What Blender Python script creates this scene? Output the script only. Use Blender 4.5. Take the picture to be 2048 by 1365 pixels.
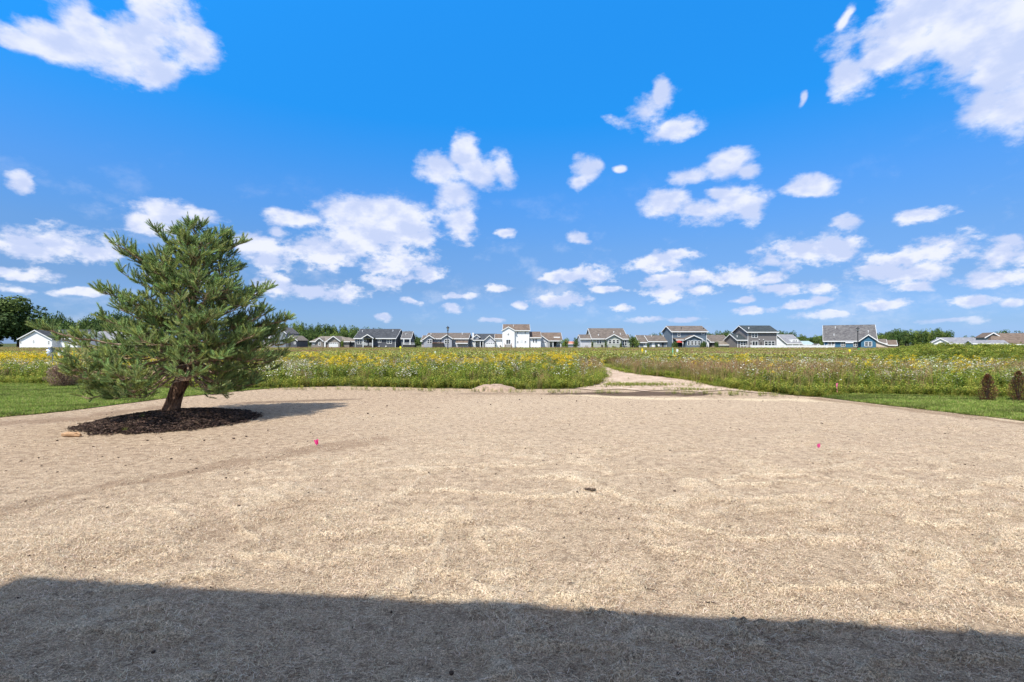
import bpy, math, random
import numpy as np
from mathutils import Vector, Matrix
random.seed(7)
RNG = np.random.default_rng(7)
for o in list(bpy.data.objects): bpy.data.objects.remove(o)
S = bpy.context.scene
COL = S.collection
# ------------------------------------------------------------------ camera
CAMH, F, HZ = 1.6, 967.0, 687.0          # eye height, focal length and horizon row of the photograph (2048 px wide)
cam = bpy.data.cameras.new('camera'); camo = bpy.data.objects.new('camera', cam); COL.objects.link(camo)
camo.location = (0, 0, CAMH); camo.rotation_euler = (math.radians(90), 0, 0)
cam.sensor_width = 36; cam.lens = 36 * F / 2048; cam.shift_y = (HZ - 682.5) / 2048
cam.clip_start = 0.05; cam.clip_end = 6000
S.camera = camo
# ------------------------------------------------------------------ light and sky
SUN_EL, SUN_AZ = math.radians(57.5), math.radians(36.0)      # shadows run away from the camera, a little to the right
SKX, SKY = math.sin(SUN_AZ) / math.tan(SUN_EL), math.cos(SUN_AZ) / math.tan(SUN_EL)   # shadow offset per metre of height
sun = bpy.data.lights.new('sun', 'SUN'); suno = bpy.data.objects.new('sun', sun); COL.objects.link(suno)
sun.energy = 5.0; sun.angle = math.radians(0.53); sun.color = (1.0, 0.95, 0.87)
ldir = Vector((math.sin(SUN_AZ) * math.cos(SUN_EL), math.cos(SUN_AZ) * math.cos(SUN_EL), -math.sin(SUN_EL)))
suno.rotation_euler = ldir.to_track_quat('-Z', 'Y').to_euler(); suno.location = (0, -20, 40)
S.view_settings.view_transform = 'Standard'; S.view_settings.look = 'None'
S.view_settings.gamma = 1; S.view_settings.exposure = 0.38; S.view_settings.use_curve_mapping = False

W = bpy.data.worlds.new('World'); S.world = W; W.use_nodes = True
WT = W.node_tree; WT.nodes.clear()
def wn(t, **k):
    n = WT.nodes.new(t)
    for a, b in k.items(): setattr(n, a, b)
    return n
def wl(a, b): WT.links.new(a, b)
def wm(op, a, b=None, c=None):
    n = wn('ShaderNodeMath', operation=op)
    for i, v in enumerate((a, b, c)):
        if v is None: continue
        if isinstance(v, (int, float)): n.inputs[i].default_value = v
        else: wl(v, n.inputs[i])
    return n.outputs[0]
def wv(op, a, b=None, c=None, scale=None):
    n = wn('ShaderNodeVectorMath', operation=op)
    for i, v in enumerate((a, b, c)):
        if v is None: continue
        if isinstance(v, tuple): n.inputs[i].default_value = v
        else: wl(v, n.inputs[i])
    if scale is not None: n.inputs['Scale'].default_value = scale
    return n.outputs['Value'] if op in ('LENGTH', 'DOT_PRODUCT') else n.outputs['Vector']
def wmap(v, a, b, c, d, smooth=True):
    n = wn('ShaderNodeMapRange'); n.interpolation_type = 'SMOOTHSTEP' if smooth else 'LINEAR'
    wl(v, n.inputs[0])
    for i, q in enumerate((a, b, c, d)): n.inputs[1 + i].default_value = q
    return n.outputs[0]
def wmix(f, a, b, blend='MIX'):
    n = wn('ShaderNodeMix', data_type='RGBA', blend_type=blend)
    if isinstance(f, (int, float)): n.inputs[0].default_value = f
    else: wl(f, n.inputs[0])
    for i, v in ((6, a), (7, b)):
        if isinstance(v, tuple): n.inputs[i].default_value = (*v, 1)
        else: wl(v, n.inputs[i])
    return n.outputs[2]
sky = wn('ShaderNodeTexSky', sky_type='NISHITA'); sky.sun_disc = False
sky.sun_elevation = SUN_EL; sky.sun_rotation = math.radians(180) + SUN_AZ
sky.altitude = 250; sky.air_density = 1.0; sky.dust_density = 0.6; sky.ozone_density = 2.2
tc = wn('ShaderNodeTexCoord'); D = tc.outputs['Generated']
sp = wn('ShaderNodeSeparateXYZ'); wl(D, sp.inputs[0])
X_, Y_, Z_ = sp.outputs
az = wm('ARCTAN2', X_, Y_); el = wm('ARCSINE', Z_)
cmb = wn('ShaderNodeCombineXYZ'); wl(az, cmb.inputs[0]); wl(el, cmb.inputs[1]); P = cmb.outputs[0]
zz = wm('ADD', wm('MAXIMUM', Z_, 0.0), 0.13)
cq = wn('ShaderNodeCombineXYZ'); wl(wm('DIVIDE', X_, zz), cq.inputs[0]); wl(wm('DIVIDE', Y_, zz), cq.inputs[1]); Q = cq.outputs[0]
def wnoise(vec, scale, detail, rough=0.5):
    n = wn('ShaderNodeTexNoise'); wl(vec, n.inputs['Vector'])
    n.inputs['Scale'].default_value = scale; n.inputs['Detail'].default_value = detail; n.inputs['Roughness'].default_value = rough
    return n
DV = wv('MULTIPLY', D, (1.0, 1.0, 1.7))                    # cloud detail: slightly flattened, finer towards the horizon
lowk = wmap(el, 0.10, 0.42, 1.0, 0.0)
def two(vec, hi, lo, detail, rough, out='Fac'):
    a_, b_ = wnoise(vec, hi, detail, rough).outputs[out], wnoise(vec, lo, detail, rough).outputs[out]
    if out == 'Color': return wmix(lowk, a_, b_)
    n = wn('ShaderNodeMix', data_type='FLOAT'); wl(lowk, n.inputs[0]); wl(a_, n.inputs[2]); wl(b_, n.inputs[3]); return n.outputs[0]
w1 = two(DV, 5.0, 13.0, 3, 0.5, 'Color')
warp = wv('SUBTRACT', w1, (0.5, 0.5, 0.5))
# the warp shrinks towards the horizon with the clouds themselves
wscale = wn('ShaderNodeVectorMath', operation='SCALE'); wl(warp, wscale.inputs[0]); wl(wmap(el, 0.0, 0.6, 0.02, 0.15, False), wscale.inputs['Scale'])
wflat = wv('MULTIPLY', wscale.outputs[0], (1.0, 0.6, 0.0))
PW = wv('ADD', P, wflat)
# clouds where the photograph has them, as lobes in azimuth / elevation (centre x, y, half width, half height in photo pixels)
LOBES = [(60,75,60,16),(140,85,60,32),(190,60,60,55),(260,75,75,60),(340,60,70,60),(385,95,48,45),(320,140,40,32),(320,15,55,35),(190,20,30,30),
 (1700,120,42,55),(1780,95,60,45),(1840,50,60,60),(1930,40,80,60),(2010,70,80,90),(1900,130,60,45),(1960,190,70,50),(2040,200,70,60),(1698,42,15,13),(1608,185,9,16),(1900,90,105,66),(1975,150,90,80),(2035,100,70,110),
 (1300,222,46,28),(1322,192,20,30),(1350,252,48,22),(1335,262,36,16),(1380,245,20,12),
 (880,345,46,26),(935,315,30,34),(965,350,50,28),(1010,350,24,30),(905,395,42,26),(925,450,34,30),
 (1172,338,26,26),(1158,362,20,14),(1243,330,16,8),(1190,325,16,14),(1390,352,38,16),(1460,335,46,22),(1500,345,22,14),
 (1335,405,40,28),(1400,425,50,22),(1470,405,46,28),(1495,425,26,22),(1440,388,30,10),
 (1625,372,48,15),(1697,445,33,14),(1850,428,62,15),(42,364,32,16),
 (690,430,66,32),(760,425,72,32),(800,460,76,48),(720,475,66,38),(750,450,80,45),(850,480,28,20),(800,525,60,30),(850,545,30,14),(590,440,50,18),(560,460,20,12),
 (640,507,76,27),(340,432,62,26),(285,445,40,18),(400,440,40,18),(40,480,60,24),(110,485,90,28),(190,505,50,20),
 (520,490,40,22),(540,520,38,20),(555,570,40,16),
 (1590,508,66,22),(1660,500,52,24),(1540,522,34,10),(1800,510,74,16),(1890,500,66,24),(1770,545,64,18),(1840,540,50,14),(2020,510,52,26),(2030,480,28,8),
 (1310,522,52,16),(1350,510,42,10),(1160,475,24,10),(1120,552,30,10),(1175,550,62,14),
 (1340,560,50,16),(1400,555,30,12),(1470,552,50,18),(1530,558,30,10),(1340,585,46,16),(1400,582,40,10),
 (1120,600,52,13),(1040,612,18,7),(1210,580,30,8),(1245,617,20,7),(1640,578,32,10),(1560,582,40,8),(1825,573,48,10),(1990,557,70,14),(1950,600,46,11),
 (1770,610,56,9),(1660,628,60,8),(1500,622,40,7),(2030,606,24,8),(1600,610,40,7),
 (770,636,16,7),(680,585,62,14),(620,580,40,12),(770,562,36,12),(910,618,22,9),(55,553,62,11),(30,580,40,8),(150,585,62,8),(1280,640,30,5),(1380,640,40,5),(1000,580,30,7),
 (920,590,26,7),(820,602,18,6),(980,640,24,5),(1900,640,60,6),(360,560,70,8),(1640,600,20,6),(1015,466,14,8),(1480,600,24,6)]
acc = None
for (cx, cy, rx, ry) in LOBES:
    a = math.atan((cx - 1024) / F); e = math.atan((HZ - cy) / F * math.cos(a))
    ra = rx / F * math.cos(a) ** 2 * 1.02; re_ = ry / F * math.cos(a) * math.cos(e) ** 2 * 1.12
    v = wv('LENGTH', wv('MULTIPLY_ADD', PW, (1 / ra, 1 / re_, 0), (-a / ra, -e / re_, 0)))
    if acc is None: acc = v
    else:
        n = wn('ShaderNodeMath', operation='SMOOTH_MIN'); wl(acc, n.inputs[0]); wl(v, n.inputs[1]); n.inputs[2].default_value = 0.35; acc = n.outputs[0]
body = wm('SUBTRACT', 1.0, wm('MINIMUM', acc, 3.0))
fb = two(DV, 7.5, 19.0, 10, 0.62)
fb2 = two(DV, 20.0, 46.0, 6, 0.6)
tex = wm('ADD', wm('MULTIPLY', wm('SUBTRACT', fb, 0.5), 2.8), wm('MULTIPLY', wm('SUBTRACT', fb2, 0.5), 1.8))
inframe = wm('ADD', body, tex)
# beyond the part of the sky in the picture a fuller cumulus cover is added to brighten and neutralise the skylight
big = wm('MULTIPLY', wm('SUBTRACT', wnoise(Q, 1.5, 2, 0.5).outputs['Fac'], 0.455), 7.0)
other = wm('ADD', big, tex)
outside = wm('MAXIMUM', wmap(wm('ABSOLUTE', az), 0.86, 1.0, 0.0, 1.0), wmap(el, 0.66, 0.8, 0.0, 1.0))
soft = wm('MAXIMUM', wmap(wm('ABSOLUTE', az), 0.84, 1.5, 0.0, 1.0), wmap(el, 0.64, 1.1, 0.0, 1.0))
mixd = wn('ShaderNodeMix', data_type='FLOAT'); wl(outside, mixd.inputs[0]); wl(inframe, mixd.inputs[2]); wl(other, mixd.inputs[3]); dens0 = mixd.outputs[0]
dens = wmap(dens0, -0.36, 0.50, 0.0, 0.94)
veil = wm('MULTIPLY', wmap(wnoise(DV, 9.0, 8, 0.62).outputs['Fac'], 0.52, 0.74, 0.0, 0.34), wmap(el, 0.12, 0.36, 1.0, 0.0))      # faint shreds between the clouds
dens = wm('MAXIMUM', dens, veil)
dens = wm('MULTIPLY', dens, wmap(el, 0.0, 0.07, 0.25, 1.0))
# lit tops, greyer undersides: compare the noise with itself a little higher up
Q2 = wv('ADD', DV, (0.0, 0.0, 0.045))
fb_up = two(Q2, 8.0, 18.0, 5, 0.55)
fb_lo = two(DV, 8.0, 18.0, 5, 0.55)
shade = wmap(wm('ADD', wm('MULTIPLY', wm('SUBTRACT', fb_lo, fb_up), 3.0), wm('MULTIPLY', dens0, -0.12)), -0.4, 0.35, 0.0, 1.0)
ccol = wmix(shade, (5.0, 5.7, 7.8), (7.4, 7.6, 8.6))
grade = wn('ShaderNodeValToRGB'); wl(wm('MULTIPLY', el, 1.25), grade.inputs[0])      # the photograph's deep clear blue, over elevation
GR = [(0.009, (0.47, 0.72, 1.45)), (0.033, (0.43, 0.64, 1.16)), (0.11, (0.49, 0.67, 1.0)), (0.186, (0.53, 0.83, 1.19)), (0.279, (0.46, 1.02, 1.57)), (0.424, (0.15, 1.27, 2.1)), (0.61, (0.18, 1.6, 2.6))]
while len(grade.color_ramp.elements) < len(GR): grade.color_ramp.elements.new(0.5)
for e_, (t_, c_) in zip(grade.color_ramp.elements, GR): e_.position = t_ * 1.25
for e_, (t_, c_) in zip(grade.color_ramp.elements, GR): e_.color = (*c_, 1)
tint = wmix(wm('SUBTRACT', 1.0, wm('MULTIPLY', soft, 0.18)), sky.outputs[0], grade.outputs[0], 'MULTIPLY')
skyc = wmix(dens, tint, ccol)
bg = wn('ShaderNodeBackground'); wl(skyc, bg.inputs[0]); bg.inputs[1].default_value = 0.096
wo = wn('ShaderNodeOutputWorld'); wl(bg.outputs[0], wo.inputs[0])
W.cycles.sampling_method = 'MANUAL'; W.cycles.sample_map_resolution = 512
# ------------------------------------------------------------------ helpers
def G(px, py):                                   # a point of the flat ground seen at a pixel of the photograph
    Y = CAMH * F / (py - HZ); return ((px - 1024) / F * Y, Y)
def link(o, parent=None):
    COL.objects.link(o)
    if parent is not None: o.parent = parent
    return o
def tag(o, label=None, cat=None, group=None, kind=None):
    for k, v in (('label', label), ('category', cat), ('group', group), ('kind', kind)):
        if v: o[k] = v
    return o
def root(name, loc, label, cat, group=None):
    o = bpy.data.objects.new(name, None); o.location = loc; o.empty_display_size = 0.2
    COL.objects.link(o); return tag(o, label, cat, group)
class M:
    """collects polygons, each with a colour, into one mesh"""
    def __init__(s): s.v = []; s.f = []; s.c = []; s.m = []
    def poly(s, pts, col=(1, 1, 1), mi=0):
        n = len(s.v); s.v.extend(pts); s.f.append(tuple(range(n, n + len(pts)))); s.c.append(col); s.m.append(mi)
    def box(s, x0, x1, y0, y1, z0, z1, col=(1, 1, 1), mi=0):
        n = len(s.v)
        s.v.extend([(x0, y0, z0), (x1, y0, z0), (x1, y1, z0), (x0, y1, z0), (x0, y0, z1), (x1, y0, z1), (x1, y1, z1), (x0, y1, z1)])
        for q in ((3, 2, 1, 0), (4, 5, 6, 7), (0, 1, 5, 4), (1, 2, 6, 5), (2, 3, 7, 6), (3, 0, 4, 7)):
            s.f.append(tuple(n + i for i in q)); s.c.append(col); s.m.append(mi)
    def prism(s, prof, y0, y1, col=(1, 1, 1), mi=0):            # profile in x,z extruded along y
        n = len(s.v); k = len(prof)
        s.v.extend([(p[0], y0, p[1]) for p in prof] + [(p[0], y1, p[1]) for p in prof])
        s.f.append(tuple(range(n, n + k))); s.f.append(tuple(range(n + 2 * k - 1, n + k - 1, -1)))
        for i in range(k): j = (i + 1) % k; s.f.append((n + j, n + i, n + k + i, n + k + j))
        s.c.extend([col] * (k + 2)); s.m.extend([mi] * (k + 2))
    def prismx(s, prof, x0, x1, col=(1, 1, 1), mi=0):           # profile in y,z extruded along x
        n = len(s.v); k = len(prof)
        s.v.extend([(x0, p[0], p[1]) for p in prof] + [(x1, p[0], p[1]) for p in prof])
        s.f.append(tuple(range(n + k - 1, n - 1, -1))); s.f.append(tuple(range(n + k, n + 2 * k)))
        for i in range(k): j = (i + 1) % k; s.f.append((n + i, n + j, n + k + j, n + k + i))
        s.c.extend([col] * (k + 2)); s.m.extend([mi] * (k + 2))
    def tube(s, pts, rad, n=6, col=(1, 1, 1), mi=0, cap=True, wob=0):
        rings = []; prev = None
        for i, p in enumerate(pts):
            p = Vector(p)
            a = Vector(pts[max(i - 1, 0)]); b = Vector(pts[min(i + 1, len(pts) - 1)])
            t = (b - a).normalized()
            if prev is None: u = t.orthogonal().normalized()
            else: u = (prev - t * prev.dot(t)).normalized()
            prev = u; w = t.cross(u); r = rad[i]; base = len(s.v); rings.append(base)
            for k in range(n):
                q = 2 * math.pi * k / n; rr = r * (1 + wob * random.uniform(-1, 1))
                s.v.append(tuple(p + (u * math.cos(q) + w * math.sin(q)) * rr))
        for i in range(len(pts) - 1):
            for k in range(n):
                k2 = (k + 1) % n
                s.f.append((rings[i] + k, rings[i] + k2, rings[i + 1] + k2, rings[i + 1] + k)); s.c.append(col); s.m.append(mi)
        if cap:
            s.f.append(tuple(rings[-1] + k for k in range(n))); s.c.append(col); s.m.append(mi)
            s.f.append(tuple(rings[0] + k for k in reversed(range(n)))); s.c.append(col); s.m.append(mi)
    def mesh(s, name, mats, smooth=False, colours=True):
        me = bpy.data.meshes.new(name); me.from_pydata(s.v, [], s.f)
        for m in (mats if isinstance(mats, (list, tuple)) else [mats]): me.materials.append(m)
        if len(me.materials) > 1: me.polygons.foreach_set('material_index', s.m)
        if smooth: me.polygons.foreach_set('use_smooth', [True] * len(s.f))
        if colours:
            at = me.color_attributes.new('col', 'FLOAT_COLOR', 'CORNER')
            arr = np.ones((len(me.loops), 4), np.float32); i = 0
            ln = np.array([len(f) for f in s.f]); arr[:, :3] = np.repeat(np.array(s.c, np.float32), ln, axis=0)
            at.data.foreach_set('color', arr.ravel())
        return me
    def obj(s, name, mats, parent=None, smooth=False, colours=True, rel=None):
        if rel is not None: s.v = [(p[0] - rel[0], p[1] - rel[1], p[2] - rel[2]) for p in s.v]
        return link(bpy.data.objects.new(name, s.mesh(name, mats, smooth, colours)), parent)

def hash2(ix, iy, seed):
    h = (ix.astype(np.int64) * 374761393 + iy.astype(np.int64) * 668265263 + seed * 1442695041) & 0x7fffffff
    h = ((h ^ (h >> 13)) * 1274126177) & 0x7fffffff
    return ((h ^ (h >> 16)) & 0xffff) / 65535.0
def vnoise(x, y, seed=0):
    x = np.asarray(x, float); y = np.asarray(y, float)
    ix = np.floor(x); iy = np.floor(y); fx = x - ix; fy = y - iy
    fx = fx * fx * (3 - 2 * fx); fy = fy * fy * (3 - 2 * fy)
    a = hash2(ix, iy, seed); b = hash2(ix + 1, iy, seed); c = hash2(ix, iy + 1, seed); d = hash2(ix + 1, iy + 1, seed)
    return (a * (1 - fx) + b * fx) * (1 - fy) + (c * (1 - fx) + d * fx) * fy
def fbm(x, y, seed=0, o=4):
    r = 0; a = 0.5; t = 0
    for i in range(o):
        r = r + a * vnoise(x * 2 ** i + i * 17.3, y * 2 ** i - i * 9.1, seed + i); t += a; a *= 0.5
    return r / t
def sstep(a, b, x):
    t = np.clip((x - a) / (b - a), 0, 1); return t * t * (3 - 2 * t)
def inpoly(x, y, poly):
    x = np.asarray(x); y = np.asarray(y); r = np.zeros(x.shape, bool); n = len(poly)
    for i in range(n):
        x0, y0 = poly[i]; x1, y1 = poly[(i + 1) % n]
        if y0 == y1: continue
        c = ((y0 > y) != (y1 > y)) & (x < (x1 - x0) * (y - y0) / (y1 - y0) + x0)
        r ^= c
    return r
def dline(x, y, pts):
    d = np.full(np.shape(x), 1e9)
    for (x0, y0), (x1, y1) in zip(pts[:-1], pts[1:]):
        dx, dy = x1 - x0, y1 - y0; L = dx * dx + dy * dy + 1e-12
        t = np.clip(((x - x0) * dx + (y - y0) * dy) / L, 0, 1)
        d = np.minimum(d, np.hypot(x - x0 - t * dx, y - y0 - t * dy))
    return d
def ridges(x, y):
    """long low folds of the straw blanket near the viewer, 0..1"""
    wx = fbm(x * 1.3, y * 1.3, 3, 3) * 1.6; wy = fbm(x * 1.1 + 5, y * 1.1, 9, 3) * 1.6
    n = fbm(x * 1.5 + wx, y * 2.6 + wy, 21, 3)
    r = 1 - np.abs(2 * n - 1) * 6.5
    return np.clip(r, 0, 1)
def H(x, y):
    """height of the yard; flat beyond nine metres"""
    m = sstep(9.0, 5.0, y) * sstep(-6.5, -1.5, x - y * 0.1)
    h = 0.045 * ridges(x, y) ** 1.3 * m + 0.02 * (fbm(x * 1.2, y * 1.2, 33, 3) - 0.5) * sstep(10, 6, y)
    h = h + 0.014 * (fbm(x * 9, y * 9, 41, 3) - 0.5) * sstep(10, 6, y)
    return h

# ------------------------------------------------------------------ materials
def nodemat(name, rough=0.9, spec=0.2):
    m = bpy.data.materials.new(name); m.use_nodes = True; nt = m.node_tree
    b = nt.nodes['Principled BSDF']; b.inputs['Roughness'].default_value = rough
    b.inputs['Specular IOR Level'].default_value = spec
    return m, nt, b
def nmix(nt, f, a, b, blend='MIX'):
    n = nt.nodes.new('ShaderNodeMix'); n.data_type = 'RGBA'; n.blend_type = blend
    for i, v in ((0, f), (6, a), (7, b)):
        if isinstance(v, tuple): n.inputs[i].default_value = (*v, 1)
        elif isinstance(v, (int, float)): n.inputs[i].default_value = v
        else: nt.links.new(v, n.inputs[i])
    return n.outputs[2]
def nmath(nt, op, a, b=0.0, clamp=False):
    n = nt.nodes.new('ShaderNodeMath'); n.operation = op; n.use_clamp = clamp
    for i, v in ((0, a), (1, b)):
        if isinstance(v, (int, float)): n.inputs[i].default_value = v
        else: nt.links.new(v, n.inputs[i])
    return n.outputs[0]
def nnoise(nt, scale, detail=4, rough=0.55, co=None, stretch=None):
    n = nt.nodes.new('ShaderNodeTexNoise'); n.inputs['Scale'].default_value = scale
    n.inputs['Detail'].default_value = detail; n.inputs['Roughness'].default_value = rough
    if co is None: co = nt.nodes.new('ShaderNodeTexCoord').outputs['Object']
    if stretch:
        mp = nt.nodes.new('ShaderNodeMapping'); nt.links.new(co, mp.inputs[0]); mp.inputs['Scale'].default_value = stretch[:3]
        if len(stretch) > 3: mp.inputs['Rotation'].default_value = (0, 0, stretch[3])
        co = mp.outputs[0]
    nt.links.new(co, n.inputs['Vector']); return n.outputs['Fac']
def nmap(nt, v, a, b, c=0.0, d=1.0):
    n = nt.nodes.new('ShaderNodeMapRange'); n.inputs[1].default_value = a; n.inputs[2].default_value = b
    n.inputs[3].default_value = c; n.inputs[4].default_value = d; nt.links.new(v, n.inputs[0]); return n.outputs[0]
def nattr(nt, name, out='Color'):
    n = nt.nodes.new('ShaderNodeAttribute'); n.attribute_name = name; return n.outputs[out]
def nbump(nt, bsdf, h, strength, dist):
    n = nt.nodes.new('ShaderNodeBump'); n.inputs['Strength'].default_value = strength; n.inputs['Distance'].default_value = dist
    nt.links.new(h, n.inputs['Height']); nt.links.new(n.outputs[0], bsdf.inputs['Normal'])
def mat_plain(name, col, rough=0.7, spec=0.3, var=0.12, scale=3.0, metal=0.0):
    m, nt, b = nodemat(name, rough, spec); b.inputs['Metallic'].default_value = metal
    f = nmap(nt, nnoise(nt, scale, 5), 0.3, 0.7)
    nt.links.new(nmix(nt, f, tuple(c * (1 - var) for c in col), tuple(min(1, c * (1 + var)) for c in col)), b.inputs['Base Color'])
    return m
def mat_siding(name, col):
    m, nt, b = nodemat(name, 0.6, 0.3)
    f = nmap(nt, nnoise(nt, 1.1, 5), 0.3, 0.7)
    c = nmix(nt, f, tuple(x * 0.92 for x in col), tuple(x * 1.06 for x in col))
    w = nt.nodes.new('ShaderNodeTexWave'); w.bands_direction = 'Z'; w.wave_profile = 'SAW'; w.inputs['Scale'].default_value = 1.6; w.inputs['Distortion'].default_value = 0
    tc_ = nt.nodes.new('ShaderNodeTexCoord'); nt.links.new(tc_.outputs['Object'], w.inputs[0])
    c = nmix(nt, nmap(nt, w.outputs['Fac'], 0.85, 1.0, 0, 0.35), c, tuple(x * 0.5 for x in col))
    nt.links.new(c, b.inputs['Base Color']); nbump(nt, b, w.outputs['Fac'], 0.5, 0.02)
    return m
def mat_shingle(name, a, c):
    m, nt, b = nodemat(name, 0.92, 0.15)
    v = nt.nodes.new('ShaderNodeTexVoronoi'); v.inputs['Scale'].default_value = 2.2
    tc_ = nt.nodes.new('ShaderNodeTexCoord'); mp = nt.nodes.new('ShaderNodeMapping'); mp.inputs['Scale'].default_value = (1, 1, 3)
    nt.links.new(tc_.outputs['Object'], mp.inputs[0]); nt.links.new(mp.outputs[0], v.inputs[0])
    s_ = nt.nodes.new('ShaderNodeSeparateColor'); nt.links.new(v.outputs['Color'], s_.inputs[0])
    f = nmath(nt, 'ADD', nmath(nt, 'MULTIPLY', s_.outputs[0], 0.6), nmath(nt, 'MULTIPLY', nnoise(nt, 0.8, 6), 0.5))
    nt.links.new(nmix(nt, nmap(nt, f, 0.2, 0.9), a, c), b.inputs['Base Color'])
    nbump(nt, b, s_.outputs[0], 0.4, 0.03)
    return m
def mat_plant(name, trans=0.25, rough=0.75, var=0.25, boost=1.0):
    """leaf / stem / petal colour comes from the mesh's own face colours, varied per plant"""
    m, nt, b = nodemat(name, rough, 0.15)
    c = nattr(nt, 'col')
    oi = nt.nodes.new('ShaderNodeObjectInfo')
    hs_ = nt.nodes.new('ShaderNodeHueSaturation'); nt.links.new(c, hs_.inputs['Color'])
    nt.links.new(nmap(nt, oi.outputs['Random'], 0, 1, (1 - var) * boost, (1 + var) * boost), hs_.inputs['Value'])
    nt.links.new(nmap(nt, nmath(nt, 'FRACT', nmath(nt, 'MULTIPLY', oi.outputs['Random'], 7.31)), 0, 1, 0.493, 0.507), hs_.inputs['Hue'])
    nt.links.new(hs_.outputs[0], b.inputs['Base Color'])
    if trans:
        tr = nt.nodes.new('ShaderNodeBsdfTranslucent'); nt.links.new(hs_.outputs[0], tr.inputs[0])
        mx = nt.nodes.new('ShaderNodeMixShader'); mx.inputs[0].default_value = trans
        nt.links.new(b.outputs[0], mx.inputs[1]); nt.links.new(tr.outputs[0], mx.inputs[2])
        nt.links.new(mx.outputs[0], nt.nodes['Material Output'].inputs[0])
    return m
def mat_glass(name):
    m, nt, b = nodemat(name, 0.08, 0.8); 
    nt.links.new(nmix(nt, nmap(nt, nnoise(nt, 0.5, 2), 0.4, 0.6), (0.012, 0.016, 0.02), (0.05, 0.06, 0.07)), b.inputs['Base Color']); return m

PLANT = mat_plant('plant_tissue', 0.22)
LEAF = mat_plant('tree_leaves', 0.12, 0.7, 0.12)
NEEDLE = mat_plant('pine_needles', 0.10, 0.55, 0.22)
STRAW = mat_plant('straw', 0.15, 0.85, 0.15)
CHIP = mat_plant('bark_chips', 0, 0.9, 0.4)
BARKM, nt, b = nodemat('pine_bark', 0.95, 0.1)
f = nmap(nt, nnoise(nt, 14, 6, 0.65, stretch=(1, 1, 0.25)), 0.38, 0.62)
nt.links.new(nmix(nt, f, (0.06, 0.035, 0.024), (0.44, 0.28, 0.20)), b.inputs['Base Color']); nbump(nt, b, f, 1.0, 0.05)
LIMBM, nt, b = nodemat('pine_limb_bark', 0.9, 0.1)
f = nmap(nt, nnoise(nt, 9, 5, 0.6), 0.35, 0.65)
nt.links.new(nmix(nt, f, (0.17, 0.11, 0.075), (0.42, 0.31, 0.22)), b.inputs['Base Color']); nbump(nt, b, f, 0.6, 0.01)
TRUNKM = mat_plain('grey_bark', (0.09, 0.07, 0.055), 0.95, 0.1, 0.3, 5)

# ------------------------------------------------------------------ scattering on points
def scatter(name, pts, protos, rot=None, scl=None, idx=None, parent=None):
    """one object: copies of the little source meshes standing on the vertices of a point mesh"""
    pts = np.asarray(pts, np.float32); n = len(pts)
    if rot is None:
        rot = np.zeros((n, 3), np.float32); rot[:, 2] = RNG.uniform(0, 6.283, n)
    if scl is None: scl = RNG.uniform(0.8, 1.25, n)
    if idx is None: idx = RNG.integers(0, len(protos), n)
    order = sorted(range(len(protos)), key=lambda i: protos[i].name); rank = np.zeros(len(protos), int)
    for r_, i in enumerate(order): rank[i] = r_
    idx = rank[np.asarray(idx)]
    me = bpy.data.meshes.new(name); me.vertices.add(n); me.vertices.foreach_set('co', pts.ravel())
    a = me.attributes.new('rot', 'FLOAT_VECTOR', 'POINT'); a.data.foreach_set('vector', np.asarray(rot, np.float32).ravel())
    a = me.attributes.new('scl', 'FLOAT', 'POINT'); a.data.foreach_set('value', np.asarray(scl, np.float32))
    a = me.attributes.new('idx', 'INT', 'POINT'); a.data.foreach_set('value', np.asarray(idx, np.int32))
    o = link(bpy.data.objects.new(name, me), parent)
    c = bpy.data.collections.new(name + '_sources')
    for p in protos: c.objects.link(p)
    ng = bpy.data.node_groups.new(name + '_scatter', 'GeometryNodeTree')
    ng.interface.new_socket('Geometry', in_out='INPUT', socket_type='NodeSocketGeometry')
    ng.interface.new_socket('Geometry', in_out='OUTPUT', socket_type='NodeSocketGeometry')
    N = ng.nodes; L = ng.links
    gi = N.new('NodeGroupInput'); go = N.new('NodeGroupOutput'); ip = N.new('GeometryNodeInstanceOnPoints')
    ci = N.new('GeometryNodeCollectionInfo'); ci.inputs['Collection'].default_value = c
    ci.inputs['Separate Children'].default_value = True; ci.inputs['Reset Children'].default_value = True
    def at(nm, t):
        q = N.new('GeometryNodeInputNamedAttribute'); q.data_type = t; q.inputs[0].default_value = nm
        return q.outputs['Attribute']
    er = N.new('FunctionNodeEulerToRotation'); L.new(at('rot', 'FLOAT_VECTOR'), er.inputs[0])
    L.new(gi.outputs[0], ip.inputs['Points']); L.new(ci.outputs[0], ip.inputs['Instance'])
    ip.inputs['Pick Instance'].default_value = True
    L.new(at('idx', 'INT'), ip.inputs['Instance Index']); L.new(er.outputs[0], ip.inputs['Rotation']); L.new(at('scl', 'FLOAT'), ip.inputs['Scale'])
    L.new(ip.outputs[0], go.inputs[0])
    md = o.modifiers.new('scatter', 'NODES'); md.node_group = ng
    return o
def proto(name, m, mat):
    return bpy.data.objects.new(name, m.mesh(name, mat))
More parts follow.
